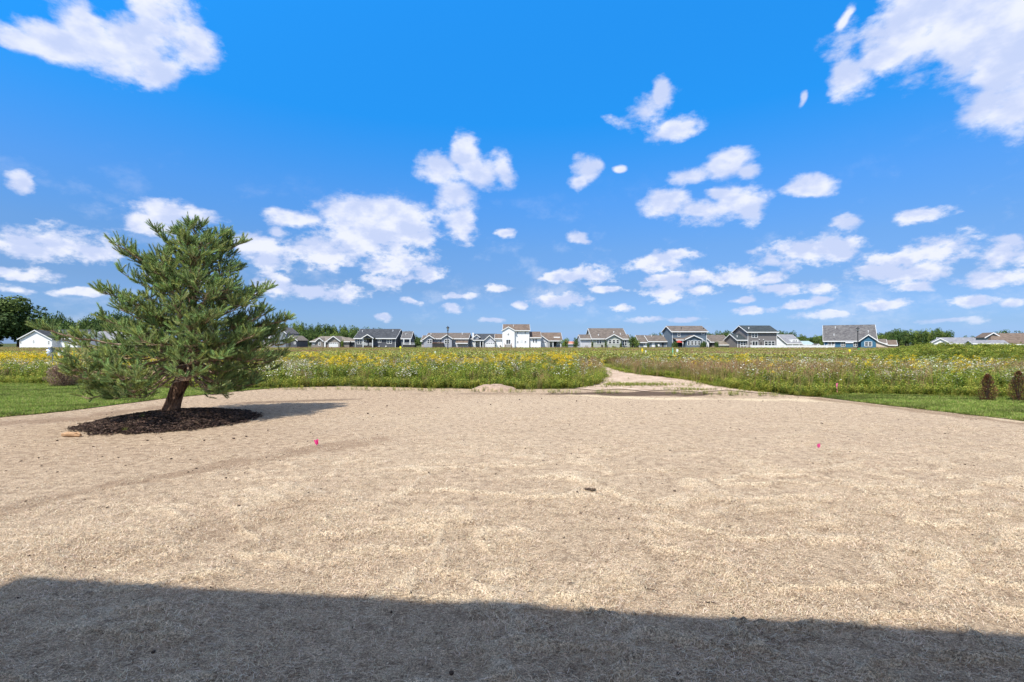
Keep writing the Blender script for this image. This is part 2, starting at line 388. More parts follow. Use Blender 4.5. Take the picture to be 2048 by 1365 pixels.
def ribbon(m, p0, az_, lean, length, w, col, seg=3, curl=0.5, wn_=None):
    """a blade: a tapering ribbon that leans over more and more"""
    x, y, z = p0; a = lean; ca, sa = math.cos(az_), math.sin(az_); px_, py_ = -sa * w / 2, ca * w / 2
    pl, pr = (x - px_, y - py_, z), (x + px_, y + py_, z); d = length / seg
    for i in range(seg):
        x += math.sin(a) * d * ca; y += math.sin(a) * d * sa; z += math.cos(a) * d; a += curl / seg
        k = 1 - (i + 1) / seg * 0.85
        if i == seg - 1: m.poly([pl, pr, (x, y, z)], col)
        else:
            nl, nr = (x - px_ * k, y - py_ * k, z), (x + px_ * k, y + py_ * k, z)
            m.poly([pl, pr, nr, nl], col); pl, pr = nl, nr
    return (x, y, z)
def leaf(m, p, az_, tilt, L_, w, col):
    ca, sa = math.cos(az_), math.sin(az_); ct, st = math.cos(tilt), math.sin(tilt)
    q = (p[0] + ca * ct * L_ * .5, p[1] + sa * ct * L_ * .5, p[2] + st * L_ * .5)
    e = (p[0] + ca * ct * L_, p[1] + sa * ct * L_, p[2] + st * L_ * .8)
    m.poly([p, (q[0] + sa * w / 2, q[1] - ca * w / 2, q[2]), e, (q[0] - sa * w / 2, q[1] + ca * w / 2, q[2])], col)
def vary(c, v=0.2):
    k = 1 + random.uniform(-v, v); return tuple(min(1, x * k * (1 + random.uniform(-0.06, 0.06))) for x in c)
# ------------------------------------------------------------------ regions of the ground, traced on the photograph
YARD_FAR = [G(480, 783), G(560, 776), G(700, 773), G(900, 778), G(1040, 779), G(1150, 778)]
PATH_L = [G(1150, 778), G(1198, 770), G(1210, 750), G(1194, 735), G(1177, 719)]
PATH_R = [G(1185, 716), G(1205, 727), G(1228, 738), G(1272, 749.5), G(1372, 760), G(1460, 778), G(1560, 789), G(1640, 795)]
LAWN_L_IN = [G(-420, 875), G(0, 836), G(140, 822), G(250, 808), G(330, 798), G(480, 783)]
MEAD_L = [G(-420, 768), G(0, 768), G(150, 771), G(330, 776), G(480, 781)]
LAWN_R_IN = [G(1640, 795), G(1780, 812), G(1900, 826), G(2048, 843), G(2420, 890)]
MEAD_R = [G(1640, 794), G(1700, 790), G(1850, 793), G(2048, 798), G(2420, 806)]
MEADOW = MEAD_L + YARD_FAR[1:] + PATH_L[1:] + PATH_R + MEAD_R[1:] + [(60, 15), (190, 152), (-190, 152), (-60, 17)]
LAWN_L = LAWN_L_IN + [YARD_FAR[1]] + MEAD_L[::-1]
LAWN_R = LAWN_R_IN + MEAD_R[::-1]

# base ground to the horizon
gm, nt, b = nodemat('field_soil', 0.95, 0.1)
f1 = nmap(nt, nnoise(nt, 0.08, 6), 0.35, 0.65); f2 = nmap(nt, nnoise(nt, 1.5, 6), 0.35, 0.65)
c = nmix(nt, f1, (0.05, 0.075, 0.02), (0.10, 0.10, 0.035)); c = nmix(nt, nmath(nt, 'MULTIPLY', f2, 0.5), c, (0.045, 0.06, 0.02))
nt.links.new(c, b.inputs['Base Color'])
m = M(); rs = [0, 12, 30, 80, 200, 600, 1500, 4200]; K = 48
m.v = [(0, 0, -0.09)] + [(r * math.cos(2 * math.pi * k / K), r * math.sin(2 * math.pi * k / K), -0.09) for r in rs[1:] for k in range(K)]
for k in range(K): m.f.append((0, 1 + k, 1 + (k + 1) % K))
for i in range(len(rs) - 2):
    for k in range(K):
        a_, b_ = 1 + i * K + k, 1 + i * K + (k + 1) % K; m.f.append((a_, a_ + K, b_ + K, b_))
m.c = [(1, 1, 1)] * len(m.f); m.m = [0] * len(m.f)
tag(m.obj('ground', gm, colours=False), kind='structure')

# the levelled bare yard under its straw blanket
nx, ny = 560, 440
v_ = np.linspace(0, 1, ny); Yr = -6 + 7.2 * np.minimum(v_ / 0.10, 1)
Yr = np.where(v_ > 0.10, 1.2 * (32 / 1.2) ** ((v_ - 0.10) / 0.90), Yr)
u_ = np.linspace(-1, 1, nx); wid = np.maximum(Yr, 2.2) * 1.5 + 1.5
wid = np.where(Yr < 1.2, 1.2 * 0 + 2.2 * 1.5 + 1.5, wid)
X2 = u_[None, :] * wid[:, None]; Y2 = np.repeat(Yr[:, None], nx, 1)
Z2 = H(X2, Y2)
def grid_obj(name, X, Y, Z, mat, attrs):
    ny_, nx_ = X.shape; me = bpy.data.meshes.new(name)
    co = np.stack([X, Y, Z], -1).reshape(-1, 3).astype(np.float32)
    i = np.arange(ny_ * nx_).reshape(ny_, nx_)
    q = np.stack([i[:-1, :-1], i[:-1, 1:], i[1:, 1:], i[1:, :-1]], -1).reshape(-1, 4)
    me.vertices.add(len(co)); me.vertices.foreach_set('co', co.ravel())
    me.loops.add(q.size); me.loops.foreach_set('vertex_index', q.ravel().astype(np.int32))
    me.polygons.add(len(q)); me.polygons.foreach_set('loop_start', np.arange(0, q.size, 4, dtype=np.int32))
    me.polygons.foreach_set('loop_total', np.full(len(q), 4, np.int32)); me.polygons.foreach_set('use_smooth', np.ones(len(q), bool))
    me.update(); me.validate(); me.materials.append(mat)
    for k, a in attrs.items():
        at = me.attributes.new(k, 'FLOAT', 'POINT'); at.data.foreach_set('value', np.asarray(a, np.float32).ravel())
    return link(bpy.data.objects.new(name, me))
def ell(X, Y, cx, cy, rx, ry, ang=0):
    c_, s_ = math.cos(ang), math.sin(ang); dx, dy = X - cx, Y - cy
    return np.sqrt(((dx * c_ + dy * s_) / rx) ** 2 + ((-dx * s_ + dy * c_) / ry) ** 2)
brk = fbm(X2 * 1.6, Y2 * 1.6, 77, 5) - 0.5; brk2 = fbm(X2 * 0.5, Y2 * 0.5, 88, 4) - 0.5
wet = sstep(1.15, 0.8, ell(X2, Y2, *G(1285, 788), 2.3, 0.62, -0.05) + brk * 1.3)
wet = np.maximum(wet * .95, 0.9 * sstep(1.1, 0.85, ell(X2, Y2, *G(1195, 788), 1.5, 0.34, 0.0) + brk * 1.3))
wet = np.maximum(wet, 0.55 * sstep(1.1, 0.8, ell(X2, Y2, *G(590, 803), 2.0, 0.26, 0.30) + brk * 1.0))
wet = np.maximum(wet, 0.35 * sstep(1.1, 0.7, ell(X2, Y2, *G(1010, 788), 2.4, 0.28, 0.0) + brk * 1.6))
# darker bare streaks where machines ran, left and right
trk = [[G(-60, 1040), G(250, 965), G(620, 900), G(760, 880)], [G(-60, 850), G(150, 838), G(330, 812)], [G(1640, 799), G(1850, 823), G(2060, 850)], [G(-60, 1130), G(300, 1090), G(640, 1010)]]
st = np.zeros_like(X2)
for tpl, w_, k_ in zip(trk, (0.28, 0.5, 0.32, 0.3), (0.5, 0.6, 0.75, 0.35)):
    st = np.maximum(st, k_ * sstep(w_, w_ * 0.3, dline(X2, Y2, tpl) + brk * w_ * 2.2))
edge = YARD_FAR + [G(1400, 792)] + PATH_R[-2:] + LAWN_R_IN[1:]
pale = 0.8 * sstep(0.35, 0.1, dline(X2, Y2, [G(1150, 790), G(1300, 797), G(1450, 799), G(1640, 801), G(1800, 815), G(2060, 846)]) + brk * 0.7)
bare = sstep(-0.5, 1.2, (-X2 - 2.6) / 3.0 + brk2 * 2.2) * sstep(4.5, 7.5, Y2 - X2 * 0.25 + brk2 * 3)   # thin straw on the left: plain dry soil shows
bare = np.maximum(bare, sstep(13.5, 15.5, Y2 + brk2 * 2))
rid = ridges(X2, Y2) * sstep(9.0, 5.0, Y2) * sstep(-6.5, -1.5, X2 - Y2 * 0.1)
ym, nt, b = nodemat('straw_over_soil', 0.95, 0.08)
co = nt.nodes.new('ShaderNodeTexCoord').outputs['Object']
fine = nnoise(nt, 55, 5, 0.7, co); mid = nnoise(nt, 9, 6, 0.65, co); fib = nnoise(nt, 26, 5, 0.65, co, (1, 3.2, 1, 0.25)); big_ = nnoise(nt, 0.7, 5, 0.6, co)
soil = nmix(nt, nmap(nt, mid, 0.35, 0.65), (0.35, 0.25, 0.16), (0.58, 0.44, 0.30))
straw_c = nmix(nt, nmap(nt, fine, 0.35, 0.65), (0.46, 0.35, 0.24), (0.90, 0.74, 0.52))
dark = (0.16, 0.11, 0.075)
cover = nmath(nt, 'ADD', nmap(nt, fib, 0.36, 0.64, -0.25, 0.75), nmath(nt, 'MULTIPLY', nattr(nt, 'ridge', 'Fac'), 1.2))  # more straw on the folds; their pale crests also paint in relief shading
cover = nmath(nt, 'SUBTRACT', cover, nmath(nt, 'MULTIPLY', nattr(nt, 'bare', 'Fac'), 0.55), True)
c = nmix(nt, cover, soil, straw_c)
c = nmix(nt, nmap(nt, nmath(nt, 'ADD', mid, nmath(nt, 'MULTIPLY', fine, 0.6)), 0.78, 0.66, 0.0, 0.35), c, dark)
spk = nt.nodes.new('ShaderNodeTexVoronoi'); spk.inputs['Scale'].default_value = 26; nt.links.new(co, spk.inputs['Vector'])
ss = nt.nodes.new('ShaderNodeSeparateColor'); nt.links.new(spk.outputs['Color'], ss.inputs[0])
spot = nmath(nt, 'MULTIPLY', nmap(nt, spk.outputs['Distance'], 0.30, 0.16), nmap(nt, ss.outputs[0], 0.72, 0.78))
c = nmix(nt, nmath(nt, 'MULTIPLY', spot, 0.65), c, (0.17, 0.12, 0.08))
bright = nmath(nt, 'MULTIPLY', nmap(nt, spk.outputs['Distance'], 0.28, 0.12), nmap(nt, ss.outputs[1], 0.78, 0.84))
c = nmix(nt, nmath(nt, 'MULTIPLY', bright, 0.8), c, (0.80, 0.70, 0.52))
patch = nmath(nt, 'MULTIPLY', nmap(nt, nnoise(nt, 2.3, 6, 0.7, co, (1, 2.2, 1, 0.3)), 0.56, 0.70), nmap(nt, fib, 0.62, 0.42))
c = nmix(nt, nmath(nt, 'MULTIPLY', patch, 0.75), c, (0.19, 0.135, 0.10))
c = nmix(nt, nmap(nt, big_, 0.3, 0.7, 0.0, 0.22), c, (0.34, 0.24, 0.17))
c = nmix(nt, nmath(nt, 'MULTIPLY', nattr(nt, 'pale', 'Fac'), 0.8), c, (0.72, 0.58, 0.38))
c = nmix(nt, nattr(nt, 'streak', 'Fac'), c, (0.25, 0.165, 0.105))
c = nmix(nt, nattr(nt, 'wet', 'Fac'), c, (0.115, 0.078, 0.054))
grit = nmap(nt, nnoise(nt, 150, 3, 0.75, co), 0.36, 0.64, 0.38, 1.48); grit2 = nmap(nt, nnoise(nt, 48, 4, 0.75, co, (1, 1.8, 1, 0.2)), 0.36, 0.64, 0.66, 1.26)
gr = nt.nodes.new('ShaderNodeVectorMath'); gr.operation = 'SCALE'; nt.links.new(c, gr.inputs[0]); nt.links.new(nmath(nt, 'MULTIPLY', grit, grit2), gr.inputs['Scale']); c = gr.outputs[0]
nt.links.new(c, b.inputs['Base Color'])
nbump(nt, b, nmath(nt, 'ADD', nmath(nt, 'MULTIPLY', mid, 0.9), nmath(nt, 'ADD', nmath(nt, 'MULTIPLY', fib, 0.8), nmath(nt, 'MULTIPLY', fine, 0.7))), 1.0, 0.024)
tag(grid_obj('yard', X2, Y2, Z2, ym, dict(wet=wet, streak=st, pale=pale, bare=bare, ridge=rid)), kind='structure')

def sheet(name, poly, z, mat):
    from mathutils.geometry import delaunay_2d_cdt
    pts = [Vector(p_) for p_ in poly]; n = len(pts); ex_ = []
    ys_ = [p_[1] for p_ in poly]; y_ = max(min(ys_), 1.0) + .2
    while y_ < max(ys_):
        d = .05 * y_ + .1; xs_ = np.arange(min(p_[0] for p_ in poly), max(p_[0] for p_ in poly), d) + RNG.uniform(0, d * .5); yy_ = np.full(len(xs_), y_)
        ok = inpoly(xs_, yy_, poly) & (dline(xs_, yy_, poly + poly[:1]) > d * .35); ex_ += [Vector((a_, y_)) for a_ in xs_[ok]]; y_ += d
    v2, e2, f2, *_ = delaunay_2d_cdt(pts + ex_, [(i, (i + 1) % n) for i in range(n)], [], 1, 1e-5)
    me = bpy.data.meshes.new(name); me.from_pydata([(v.x, v.y, z) for v in v2], [], [tuple(f_) for f_ in f2])
    if me.polygons and me.polygons[0].normal.z < 0: me.flip_normals()
    me.materials.append(mat); return tag(link(bpy.data.objects.new(name, me)), kind='structure')
def wobble(poly, amp=0.22, step=0.22):
    out = []
    for (x0, y0), (x1, y1) in zip(poly, poly[1:] + poly[:1]):
        L_ = math.hypot(x1 - x0, y1 - y0); n = max(1, min(120, int(L_ / step)))
        for i in range(n):
            x, y = x0 + (x1 - x0) * i / n, y0 + (y1 - y0) * i / n
            a_ = amp * (float(fbm(x * 1.9, y * 1.9, 5, 4)) - 0.5) * 2.6
            out.append((x, y + a_))
    return out
lm, nt, b = nodemat('lawn_turf', 0.95, 0.1)
f = nmap(nt, nnoise(nt, 0.9, 6, 0.6, stretch=(0.35, 2.2, 1)), 0.35, 0.65)
c = nmix(nt, f, (0.09, 0.15, 0.022), (0.20, 0.26, 0.05)); c = nmix(nt, nmap(nt, nnoise(nt, 30, 4), 0.4, 0.62, 0, 0.6), c, (0.05, 0.065, 0.02))
nt.links.new(c, b.inputs['Base Color'])
sheet('lawn_left', wobble(LAWN_L), 0.016, lm); sheet('lawn_right', wobble(LAWN_R, 0.10), 0.016, lm)
mm, nt, b = nodemat('meadow_soil', 0.95, 0.1)
f = nmap(nt, nnoise(nt, 1.2, 6), 0.35, 0.65); nt.links.new(nmix(nt, f, (0.06, 0.075, 0.022), (0.12, 0.11, 0.045)), b.inputs['Base Color'])
sheet('meadow_ground', wobble(MEADOW, 0.2, 0.3), 0.012, mm)
pm, nt, b = nodemat('sandy_track', 0.95, 0.1)
f = nmap(nt, nnoise(nt, 1.6, 6, 0.6, stretch=(1, 1.8, 1)), 0.35, 0.62); c = nmix(nt, f, (0.30, 0.21, 0.145), (0.56, 0.43, 0.32))
c = nmix(nt, nmap(nt, nnoise(nt, 7, 5), 0.56, 0.68, 0, 0.75), c, (0.17, 0.13, 0.07)); nt.links.new(c, b.inputs['Base Color']); nbump(nt, b, f, 0.6, 0.06)
sheet('path', wobble([G(1150, 778)] + PATH_L[1:] + PATH_R[:-1] + [G(1510, 787), G(1450, 781), G(1400, 785.5), G(1340, 781), G(1290, 783.5), G(1240, 779), G(1190, 782)], 0.10, 0.3), 0.020, pm)

# ------------------------------------------------------------------ straw strands and clods on the yard
MUL = (-6.95, 9.97, 1.42)
protos = []
for k in range(6):
    m = M()
    for i in range(84):
        r = 0.16 * math.sqrt(random.random()); q = random.uniform(0, 6.28); x, y = r * math.cos(q), r * math.sin(q)
        a_ = random.gauss(0.2, 1.0); L_ = random.uniform(0.012, 0.046); w = random.uniform(0.0009, 0.0019)
        col = vary(random.choice([(0.70, 0.56, 0.39), (0.64, 0.51, 0.36), (0.80, 0.69, 0.53), (0.30, 0.21, 0.14), (0.58, 0.46, 0.33)]), 0.22)
        z0 = random.uniform(0.002, 0.012); z1 = z0 + random.uniform(-0.002, 0.014); bend = random.uniform(-0.5, 0.5)
        pts = [(x, y, z0)]
        for s_ in range(2):
            x += math.cos(a_) * L_ / 2; y += math.sin(a_) * L_ / 2; a_ += bend; pts.append((x, y, z1 if s_ == 0 else max(0.001, z0 + random.uniform(-0.004, 0.01))))
        for p_, q_ in zip(pts[:-1], pts[1:]):
            dx, dy = q_[0] - p_[0], q_[1] - p_[1]; l_ = math.hypot(dx, dy) + 1e-6; ox, oy = -dy / l_ * w / 2, dx / l_ * w / 2
            m.poly([(p_[0] - ox, p_[1] - oy, p_[2]), (q_[0] - ox, q_[1] - oy, q_[2]), (q_[0] + ox, q_[1] + oy, q_[2]), (p_[0] + ox, p_[1] + oy, p_[2])], col)
    protos.append(proto('straw_wisp_%d' % k, m, STRAW))
def fanpts(n, y0, y1, k=1.12, side=1.0):
    yy = np.sqrt(RNG.uniform(0, 1, n) * (y1 ** 2 - y0 ** 2) + y0 ** 2) if y0 >= 0 else RNG.uniform(y0, y1, n)
    return RNG.uniform(-1, 1, n) * (np.maximum(yy, 1.5) * k + side), yy
xa, ya = fanpts(5600, 1.0, 5.0); xb, yb = fanpts(8000, 5.0, 11.5)
x = np.concatenate([xa, xb]); y = np.concatenate([ya, yb])
rr = ridges(x, y) * sstep(-6.5, -1.5, x - y * 0.1)
dens_ = 0.28 + 0.95 * rr + 0.7 * (fbm(x * 2.6, y * 3.6, 61, 4) - 0.5)
bare_ = sstep(-0.5, 1.2, (-x - 2.6) / 3.0) * sstep(4.5, 7.5, y - x * 0.25)
dens_ = dens_ * (1 - 0.7 * bare_) * (1 - 0.6 * sstep(5, 11, y))
k_ = (RNG.uniform(0, 1, len(x)) < dens_) & (np.hypot(x - MUL[0], y - MUL[1]) > MUL[2])
x, y = x[k_], y[k_]; rot = np.zeros((len(x), 3)); rot[:, 2] = RNG.normal(0.25, 0.8, len(x)) + np.pi * RNG.integers(0, 2, len(x))
o = scatter('straw_mulch', np.stack([x, y, H(x, y) + 0.001], 1), protos, rot=rot, scl=RNG.uniform(0.8, 1.35, len(x)))
tag(o, 'loose pale straw strands strewn over the bare yard', 'straw', kind='stuff')

clodm = mat_plain('dark_soil_clod', (0.07, 0.05, 0.038), 0.95, 0.1, 0.35, 40)
def clod_mesh(seed, rough=0.35, sub=1):
    import bmesh
    bm = bmesh.new(); bmesh.ops.create_icosphere(bm, subdivisions=sub, radius=1.0); rs_ = random.Random(seed)
    for v in bm.verts: v.co *= 1 + rs_.uniform(-rough, rough); v.co.z *= 0.7
    me = bpy.data.meshes.new('soil_clod'); bm.to_mesh(me); bm.free(); me.materials.append(clodm); return me
CL = [clod_mesh(i) for i in range(4)]
spots = [(114, 882, 3.5), (295, 882, 3.2), (408, 882, 4), (467, 878, 4), (493, 874, 3.5), (342, 918, 4), (77, 916, 3), (83, 933, 2.6), (115, 946, 3), (214, 1017, 4.5), (209, 854, 2.5), (536, 862, 3),
         (774, 813, 3), (736, 828, 3.4), (746, 834, 2.2), (852, 833, 2), (981, 810, 2.8), (876, 816, 2), (1039, 800, 2.8), (1083, 798, 2.4), (1153, 803, 2.8), (1173, 803, 2), (955, 805, 2), (1437, 803, 2.4), (1526, 803, 2), (1360, 818, 2.4),
         (1643, 848, 4), (1155, 994, 4.5), (1086, 922, 3.4), (991, 948, 3), (1128, 1076, 4.5), (968, 1088, 4), (1214, 919, 2.6), (1462, 940, 3), (1366, 1045, 3.4), (1256, 1078, 3), (1435, 967, 3), (1242, 1150, 3), (1885, 1087, 4.5), (1700, 905, 2.8), (1930, 930, 3), (1760, 1005, 3),
         (560, 922, 2.8), (466, 955, 2.6), (385, 942, 2.2), (57, 1112, 4), (190, 1135, 4), (640, 1075, 3), (1270, 1229, 6), (1465, 1226, 5), (1145, 1210, 5), (1320, 1010, 3), (1590, 1110, 3.4), (1480, 860, 2.4), (1890, 868, 2.6)]
for i, (px_, py_, r_) in enumerate(spots):
    x_, y_ = G(px_, py_); s_ = r_ * 0.62 / F * y_
    o = bpy.data.objects.new('soil_clod', CL[i % 4]); o.location = (x_, y_, float(H(x_, y_)) + s_ * 0.45); o.scale = (s_ * random.uniform(.9, 1.4), s_, s_)
    o.rotation_euler.z = random.uniform(0, 6); link(o)
    tag(o, 'small dark clod of soil lying on the pale yard', 'soil clod', 'dark soil clods scattered over the yard')
rng = np.random.default_rng(3); xa, ya = fanpts(2600, 2.2, 15.5); k_ = (np.hypot(xa - MUL[0], ya - MUL[1]) > MUL[2]) & ~inpoly(xa, ya, LAWN_L) & ~inpoly(xa, ya, LAWN_R)
xa, ya = xa[k_], ya[k_]
me_ = [bpy.data.objects.new('crumb_%d' % i, CL[i]) for i in range(4)]
o = scatter('soil_crumbs', np.stack([xa, ya, H(xa, ya) + 0.003], 1), me_, scl=np.clip(RNG.lognormal(-5.25, 0.55, len(xa)), 0.002, 0.016))
tag(o, 'tiny soil crumbs and grit peppering the yard', 'soil crumbs', kind='stuff')
twm = mat_plain('dark_twig', (0.05, 0.035, 0.028), 0.9, 0.1, 0.3, 60)
for i, (px_, py_, L_, a_) in enumerate([(1303, 1183, 0.10, -0.7), (1480, 1041, 0.09, -0.6), (1142, 1174, 0.05, -0.3), (1421, 1209, 0.07, -0.5), (1466, 1006, 0.05, -0.4), (1170, 1017, 0.05, 0), (1459, 1055, 0.05, 0.1)]):
    x_, y_ = G(px_, py_); m = M(); z_ = float(H(x_, y_)) + 0.012; L_ *= 1.0
    pts = [(math.cos(a_) * L_ * t + 0.004 * math.sin(t * 9), math.sin(a_) * L_ * t, 0.004 * math.sin(t * 5)) for t in (-.5, -.2, .1, .5)]
    m.tube(pts, [0.002, 0.0035, 0.003, 0.0015], 5); o = m.obj('twig', twm); o.location = (x_, y_, z_)
    tag(o, 'thin dark twig lying on the straw', 'twig', 'dark twigs lying on the straw')
x_, y_ = G(1180, 984); m = M(); m.tube([(-0.09, .02, 0.012), (-0.03, .0, 0.02), (0.03, -.01, 0.016), (0.06, -.01, 0.022)], [0.006, 0.014, 0.016, 0.007], 6, wob=.3); m.tube([(-0.02, 0, .02), (0.09, 0.02, 0.012)], [.006, .003], 5)
o = m.obj('stick', twm); o.location = (x_, y_, float(H(x_, y_))); tag(o, 'black forked bit of stick in the middle of the yard', 'stick')

# ------------------------------------------------------------------ mulch ring round the pine
cx, cy, cr = MUL
def HM(x, y):
    d = np.hypot(np.asarray(x) - cx, np.asarray(y) - cy) / cr
    return 0.17 * np.clip(1 - d ** 2.2, 0, 1) + 0.008
mulm, nt, b = nodemat('mulch_base', 0.95, 0.1)
f = nmap(nnt := nt, nnoise(nt, 24, 5, 0.7), 0.35, 0.65); nt.links.new(nmix(nt, f, (0.010, 0.007, 0.005), (0.04, 0.027, 0.02)), b.inputs['Base Color']); nbump(nt, b, f, 1.0, 0.03)
th = np.linspace(0, 2 * np.pi, 97); rad = np.linspace(0, 1.0, 26)
TH, RD = np.meshgrid(th, rad); rw = 1 + 0.06 * (fbm(np.cos(TH) * 4 + 9, np.sin(TH) * 4, 4, 3) - 0.5) * RD
XM, YM = cx + cr * RD * rw * np.cos(TH), cy + cr * RD * rw * np.sin(TH)
ZM = HM(XM, YM) + 0.03 * (fbm(XM * 5, YM * 5, 8, 3) - 0.5) * (RD < 0.97) - 0.03 * (RD > 0.99)
o = grid_obj('mulch_bed', XM, YM, ZM, mulm, {}); tag(o, 'round mound of dark bark mulch under the pine', 'mulch bed', kind='stuff')
protos = []
for k in range(5):
    m = M()
    for i in range(9):
        x, y = random.gauss(0, .045), random.gauss(0, .045); L_, w, t = random.uniform(.02, .07), random.uniform(.008, .022), random.uniform(.004, .010)
        a_ = random.uniform(0, 3.14); til = random.uniform(-.35, .35); col = vary(random.choice([(0.03, 0.02, 0.015), (0.045, 0.028, 0.022), (0.02, 0.014, 0.012), (0.07, 0.045, 0.032), (0.13, 0.09, 0.065)]), .3)
        n0 = len(m.v); m.box(-L_ / 2, L_ / 2, -w / 2, w / 2, 0, t, col); R_ = Matrix.Translation((x, y, random.uniform(0, .02))) @ Matrix.Rotation(a_, 4, 'Z') @ Matrix.Rotation(til, 4, 'Y')
        m.v[n0:] = [tuple(R_ @ Vector(p_)) for p_ in m.v[n0:]]
    protos.append(proto('mulch_chip_%d' % k, m, CHIP))
n = 2300; q = RNG.uniform(0, 6.283, n); r = cr * np.where(RNG.uniform(0, 1, n) < .06, RNG.uniform(1.0, 1.12, n), np.sqrt(RNG.uniform(0, 1, n))); x, y = cx + r * np.cos(q), cy + r * np.sin(q)
tag(scatter('mulch_chips', np.stack([x, y, HM(x, y)], 1), protos), 'loose dark shredded bark chips covering the mulch mound', 'bark chips', kind='stuff')

# ------------------------------------------------------------------ soil heap, log
shm = mat_plain('heap_soil', (0.34, 0.245, 0.18), 0.95, 0.1, 0.3, 9)
x0, y0 = G(988, 781); TH, RD = np.meshgrid(np.linspace(0, 2 * np.pi, 61), np.linspace(0, 1, 16))
XM, YM = x0 + 0.80 * RD * np.cos(TH), y0 + 0.15 + 0.55 * RD * np.sin(TH)
ZM = 0.20 * np.clip(1 - RD ** 1.9, 0, 1) ** 0.9 * (1 + 0.5 * (fbm(XM * 3, YM * 3, 15, 3) - .5)) + 0.05 * (fbm(XM * 9, YM * 9, 14, 3) - 0.5) * (RD < .95) - 0.03 * (RD > .99)
o = grid_obj('dirt_mound', XM - x0, YM - y0, ZM + 0.01, shm, {}); o.location = (x0, y0, 0); tag(o, 'low heap of pale dug soil at the meadow edge', 'soil heap')
lgm = mat_plain('weathered_wood', (0.40, 0.25, 0.14), 0.85, 0.2, 0.3, 25)
x0, y0 = G(145, 874); m = M(); m.tube([(-.19, .03, .03), (-.08, 0, .04), (.05, .01, .035), (.17, -.03, .03)], [.035, .042, .036, .02], 9, wob=.15); m.tube([(.04, 0, .05), (.10, -.02, .075), (.17, -.04, .05)], [.02, .02, .012], 7, wob=.15)
o = m.obj('log', lgm); o.location = (x0, y0, 0); tag(o, 'orange brown split piece of wood beside the mulch ring', 'log')

# ------------------------------------------------------------------ lawn blades
protos = []
for k in range(5):
    m = M()
    for i in range(46):
        r = 0.13 * math.sqrt(random.random()); q = random.uniform(0, 6.28)
        col = vary(random.choice([(0.15, 0.24, 0.035), (0.21, 0.29, 0.05), (0.28, 0.31, 0.07), (0.11, 0.185, 0.03), (0.34, 0.30, 0.12)]), .2); col = tuple(v * (.52 + .17 * k) for v in col)
        ribbon(m, (r * math.cos(q), r * math.sin(q), 0), random.uniform(0, 6.28), random.uniform(.1, .9), random.uniform(.035, .075), .007, col, 2, .7)
    protos.append(proto('lawn_tuft_%d' % k, m, PLANT))
x = RNG.uniform(-34, -4, 30000); y = RNG.uniform(8, 20, 30000); k_ = inpoly(x, y, LAWN_L) & (x > -1.13 * y - 3); x, y = x[k_], y[k_]
x2_ = RNG.uniform(8, 26, 26000); y2_ = RNG.uniform(7.5, 17.5, 26000); k_ = inpoly(x2_, y2_, LAWN_R) & (x2_ < 1.13 * y2_ + 3); x = np.concatenate([x, x2_[k_]]); y = np.concatenate([y, y2_[k_]])
tag(scatter('lawn_grass', np.stack([x, y, np.full(len(x), .016)], 1), protos, scl=RNG.uniform(.8, 1.3, len(x)), idx=np.clip(np.floor((fbm(x * .5, y * 2.6, 91, 4) - .30) / .40 * 5 + RNG.normal(0, .7, len(x))), 0, 4).astype(int)), 'short mown green grass beside the bare yard', 'grass', kind='stuff')
# ------------------------------------------------------------------ meadow plants
GREENS = [(0.19, 0.255, 0.03), (0.27, 0.30, 0.04), (0.11, 0.175, 0.025), (0.38, 0.35, 0.07), (0.145, 0.215, 0.04)]
BROWNS = [(0.32, 0.22, 0.10), (0.24, 0.15, 0.08), (0.42, 0.31, 0.15), (0.30, 0.26, 0.09), (0.33, 0.18, 0.11)]
def p_grass(n=26, h=0.6, cols=GREENS, spread=.12, w=.011, lean=.5):
    m = M()
    for i in range(n):
        r = spread * math.sqrt(random.random()); q = random.uniform(0, 6.28)
        ribbon(m, (r * math.cos(q), r * math.sin(q), 0), random.uniform(0, 6.28), random.uniform(0, lean * .5), h * random.uniform(.6, 1.1), w, vary(random.choice(cols)), 3, random.uniform(.2, 1.1) * lean * 2)
    return m
def p_seed(n=14, h=.85):
    m = p_grass(14, h * .6, GREENS + BROWNS)
    for i in range(n):
        q = random.uniform(0, 6.28); r = .13 * random.random(); c_ = vary(random.choice(BROWNS))
        e = ribbon(m, (r * math.cos(q), r * math.sin(q), 0), q + random.uniform(-1, 1), random.uniform(0, .2), h * random.uniform(.75, 1.05), .007, c_, 3, .3)
        for k in range(7):
            leaf(m, (e[0] + random.gauss(0, .008), e[1] + random.gauss(0, .008), e[2] - k * .022), random.uniform(0, 6.28), random.uniform(.6, 1.3), .045, .016, vary(c_, .25))
    return m
def p_forb(h=.6, n=5, lf=14, size=.075, cols=GREENS, flower=None):
    m = M()
    for i in range(n):
        q = random.uniform(0, 6.28); r = .10 * random.random(); hh = h * random.uniform(.7, 1.08)
        bx, by = r * math.cos(q), r * math.sin(q); tx, ty = bx + random.gauss(0, .06), by + random.gauss(0, .06); gc = vary(random.choice(cols))
        m.poly([(bx - .004, by, 0), (bx + .004, by, 0), (tx, ty, hh)], gc)
        for k in range(lf):
            t = (k + .5) / lf; t = .12 + .86 * t
            leaf(m, (bx + (tx - bx) * t, by + (ty - by) * t, hh * t), k * 2.4 + q, random.uniform(.0, .7), size * (1.25 - .6 * t) * random.uniform(.7, 1.2), size * .38, vary(gc, .25))
        if flower: flower(m, (tx, ty, hh), gc)
    return m
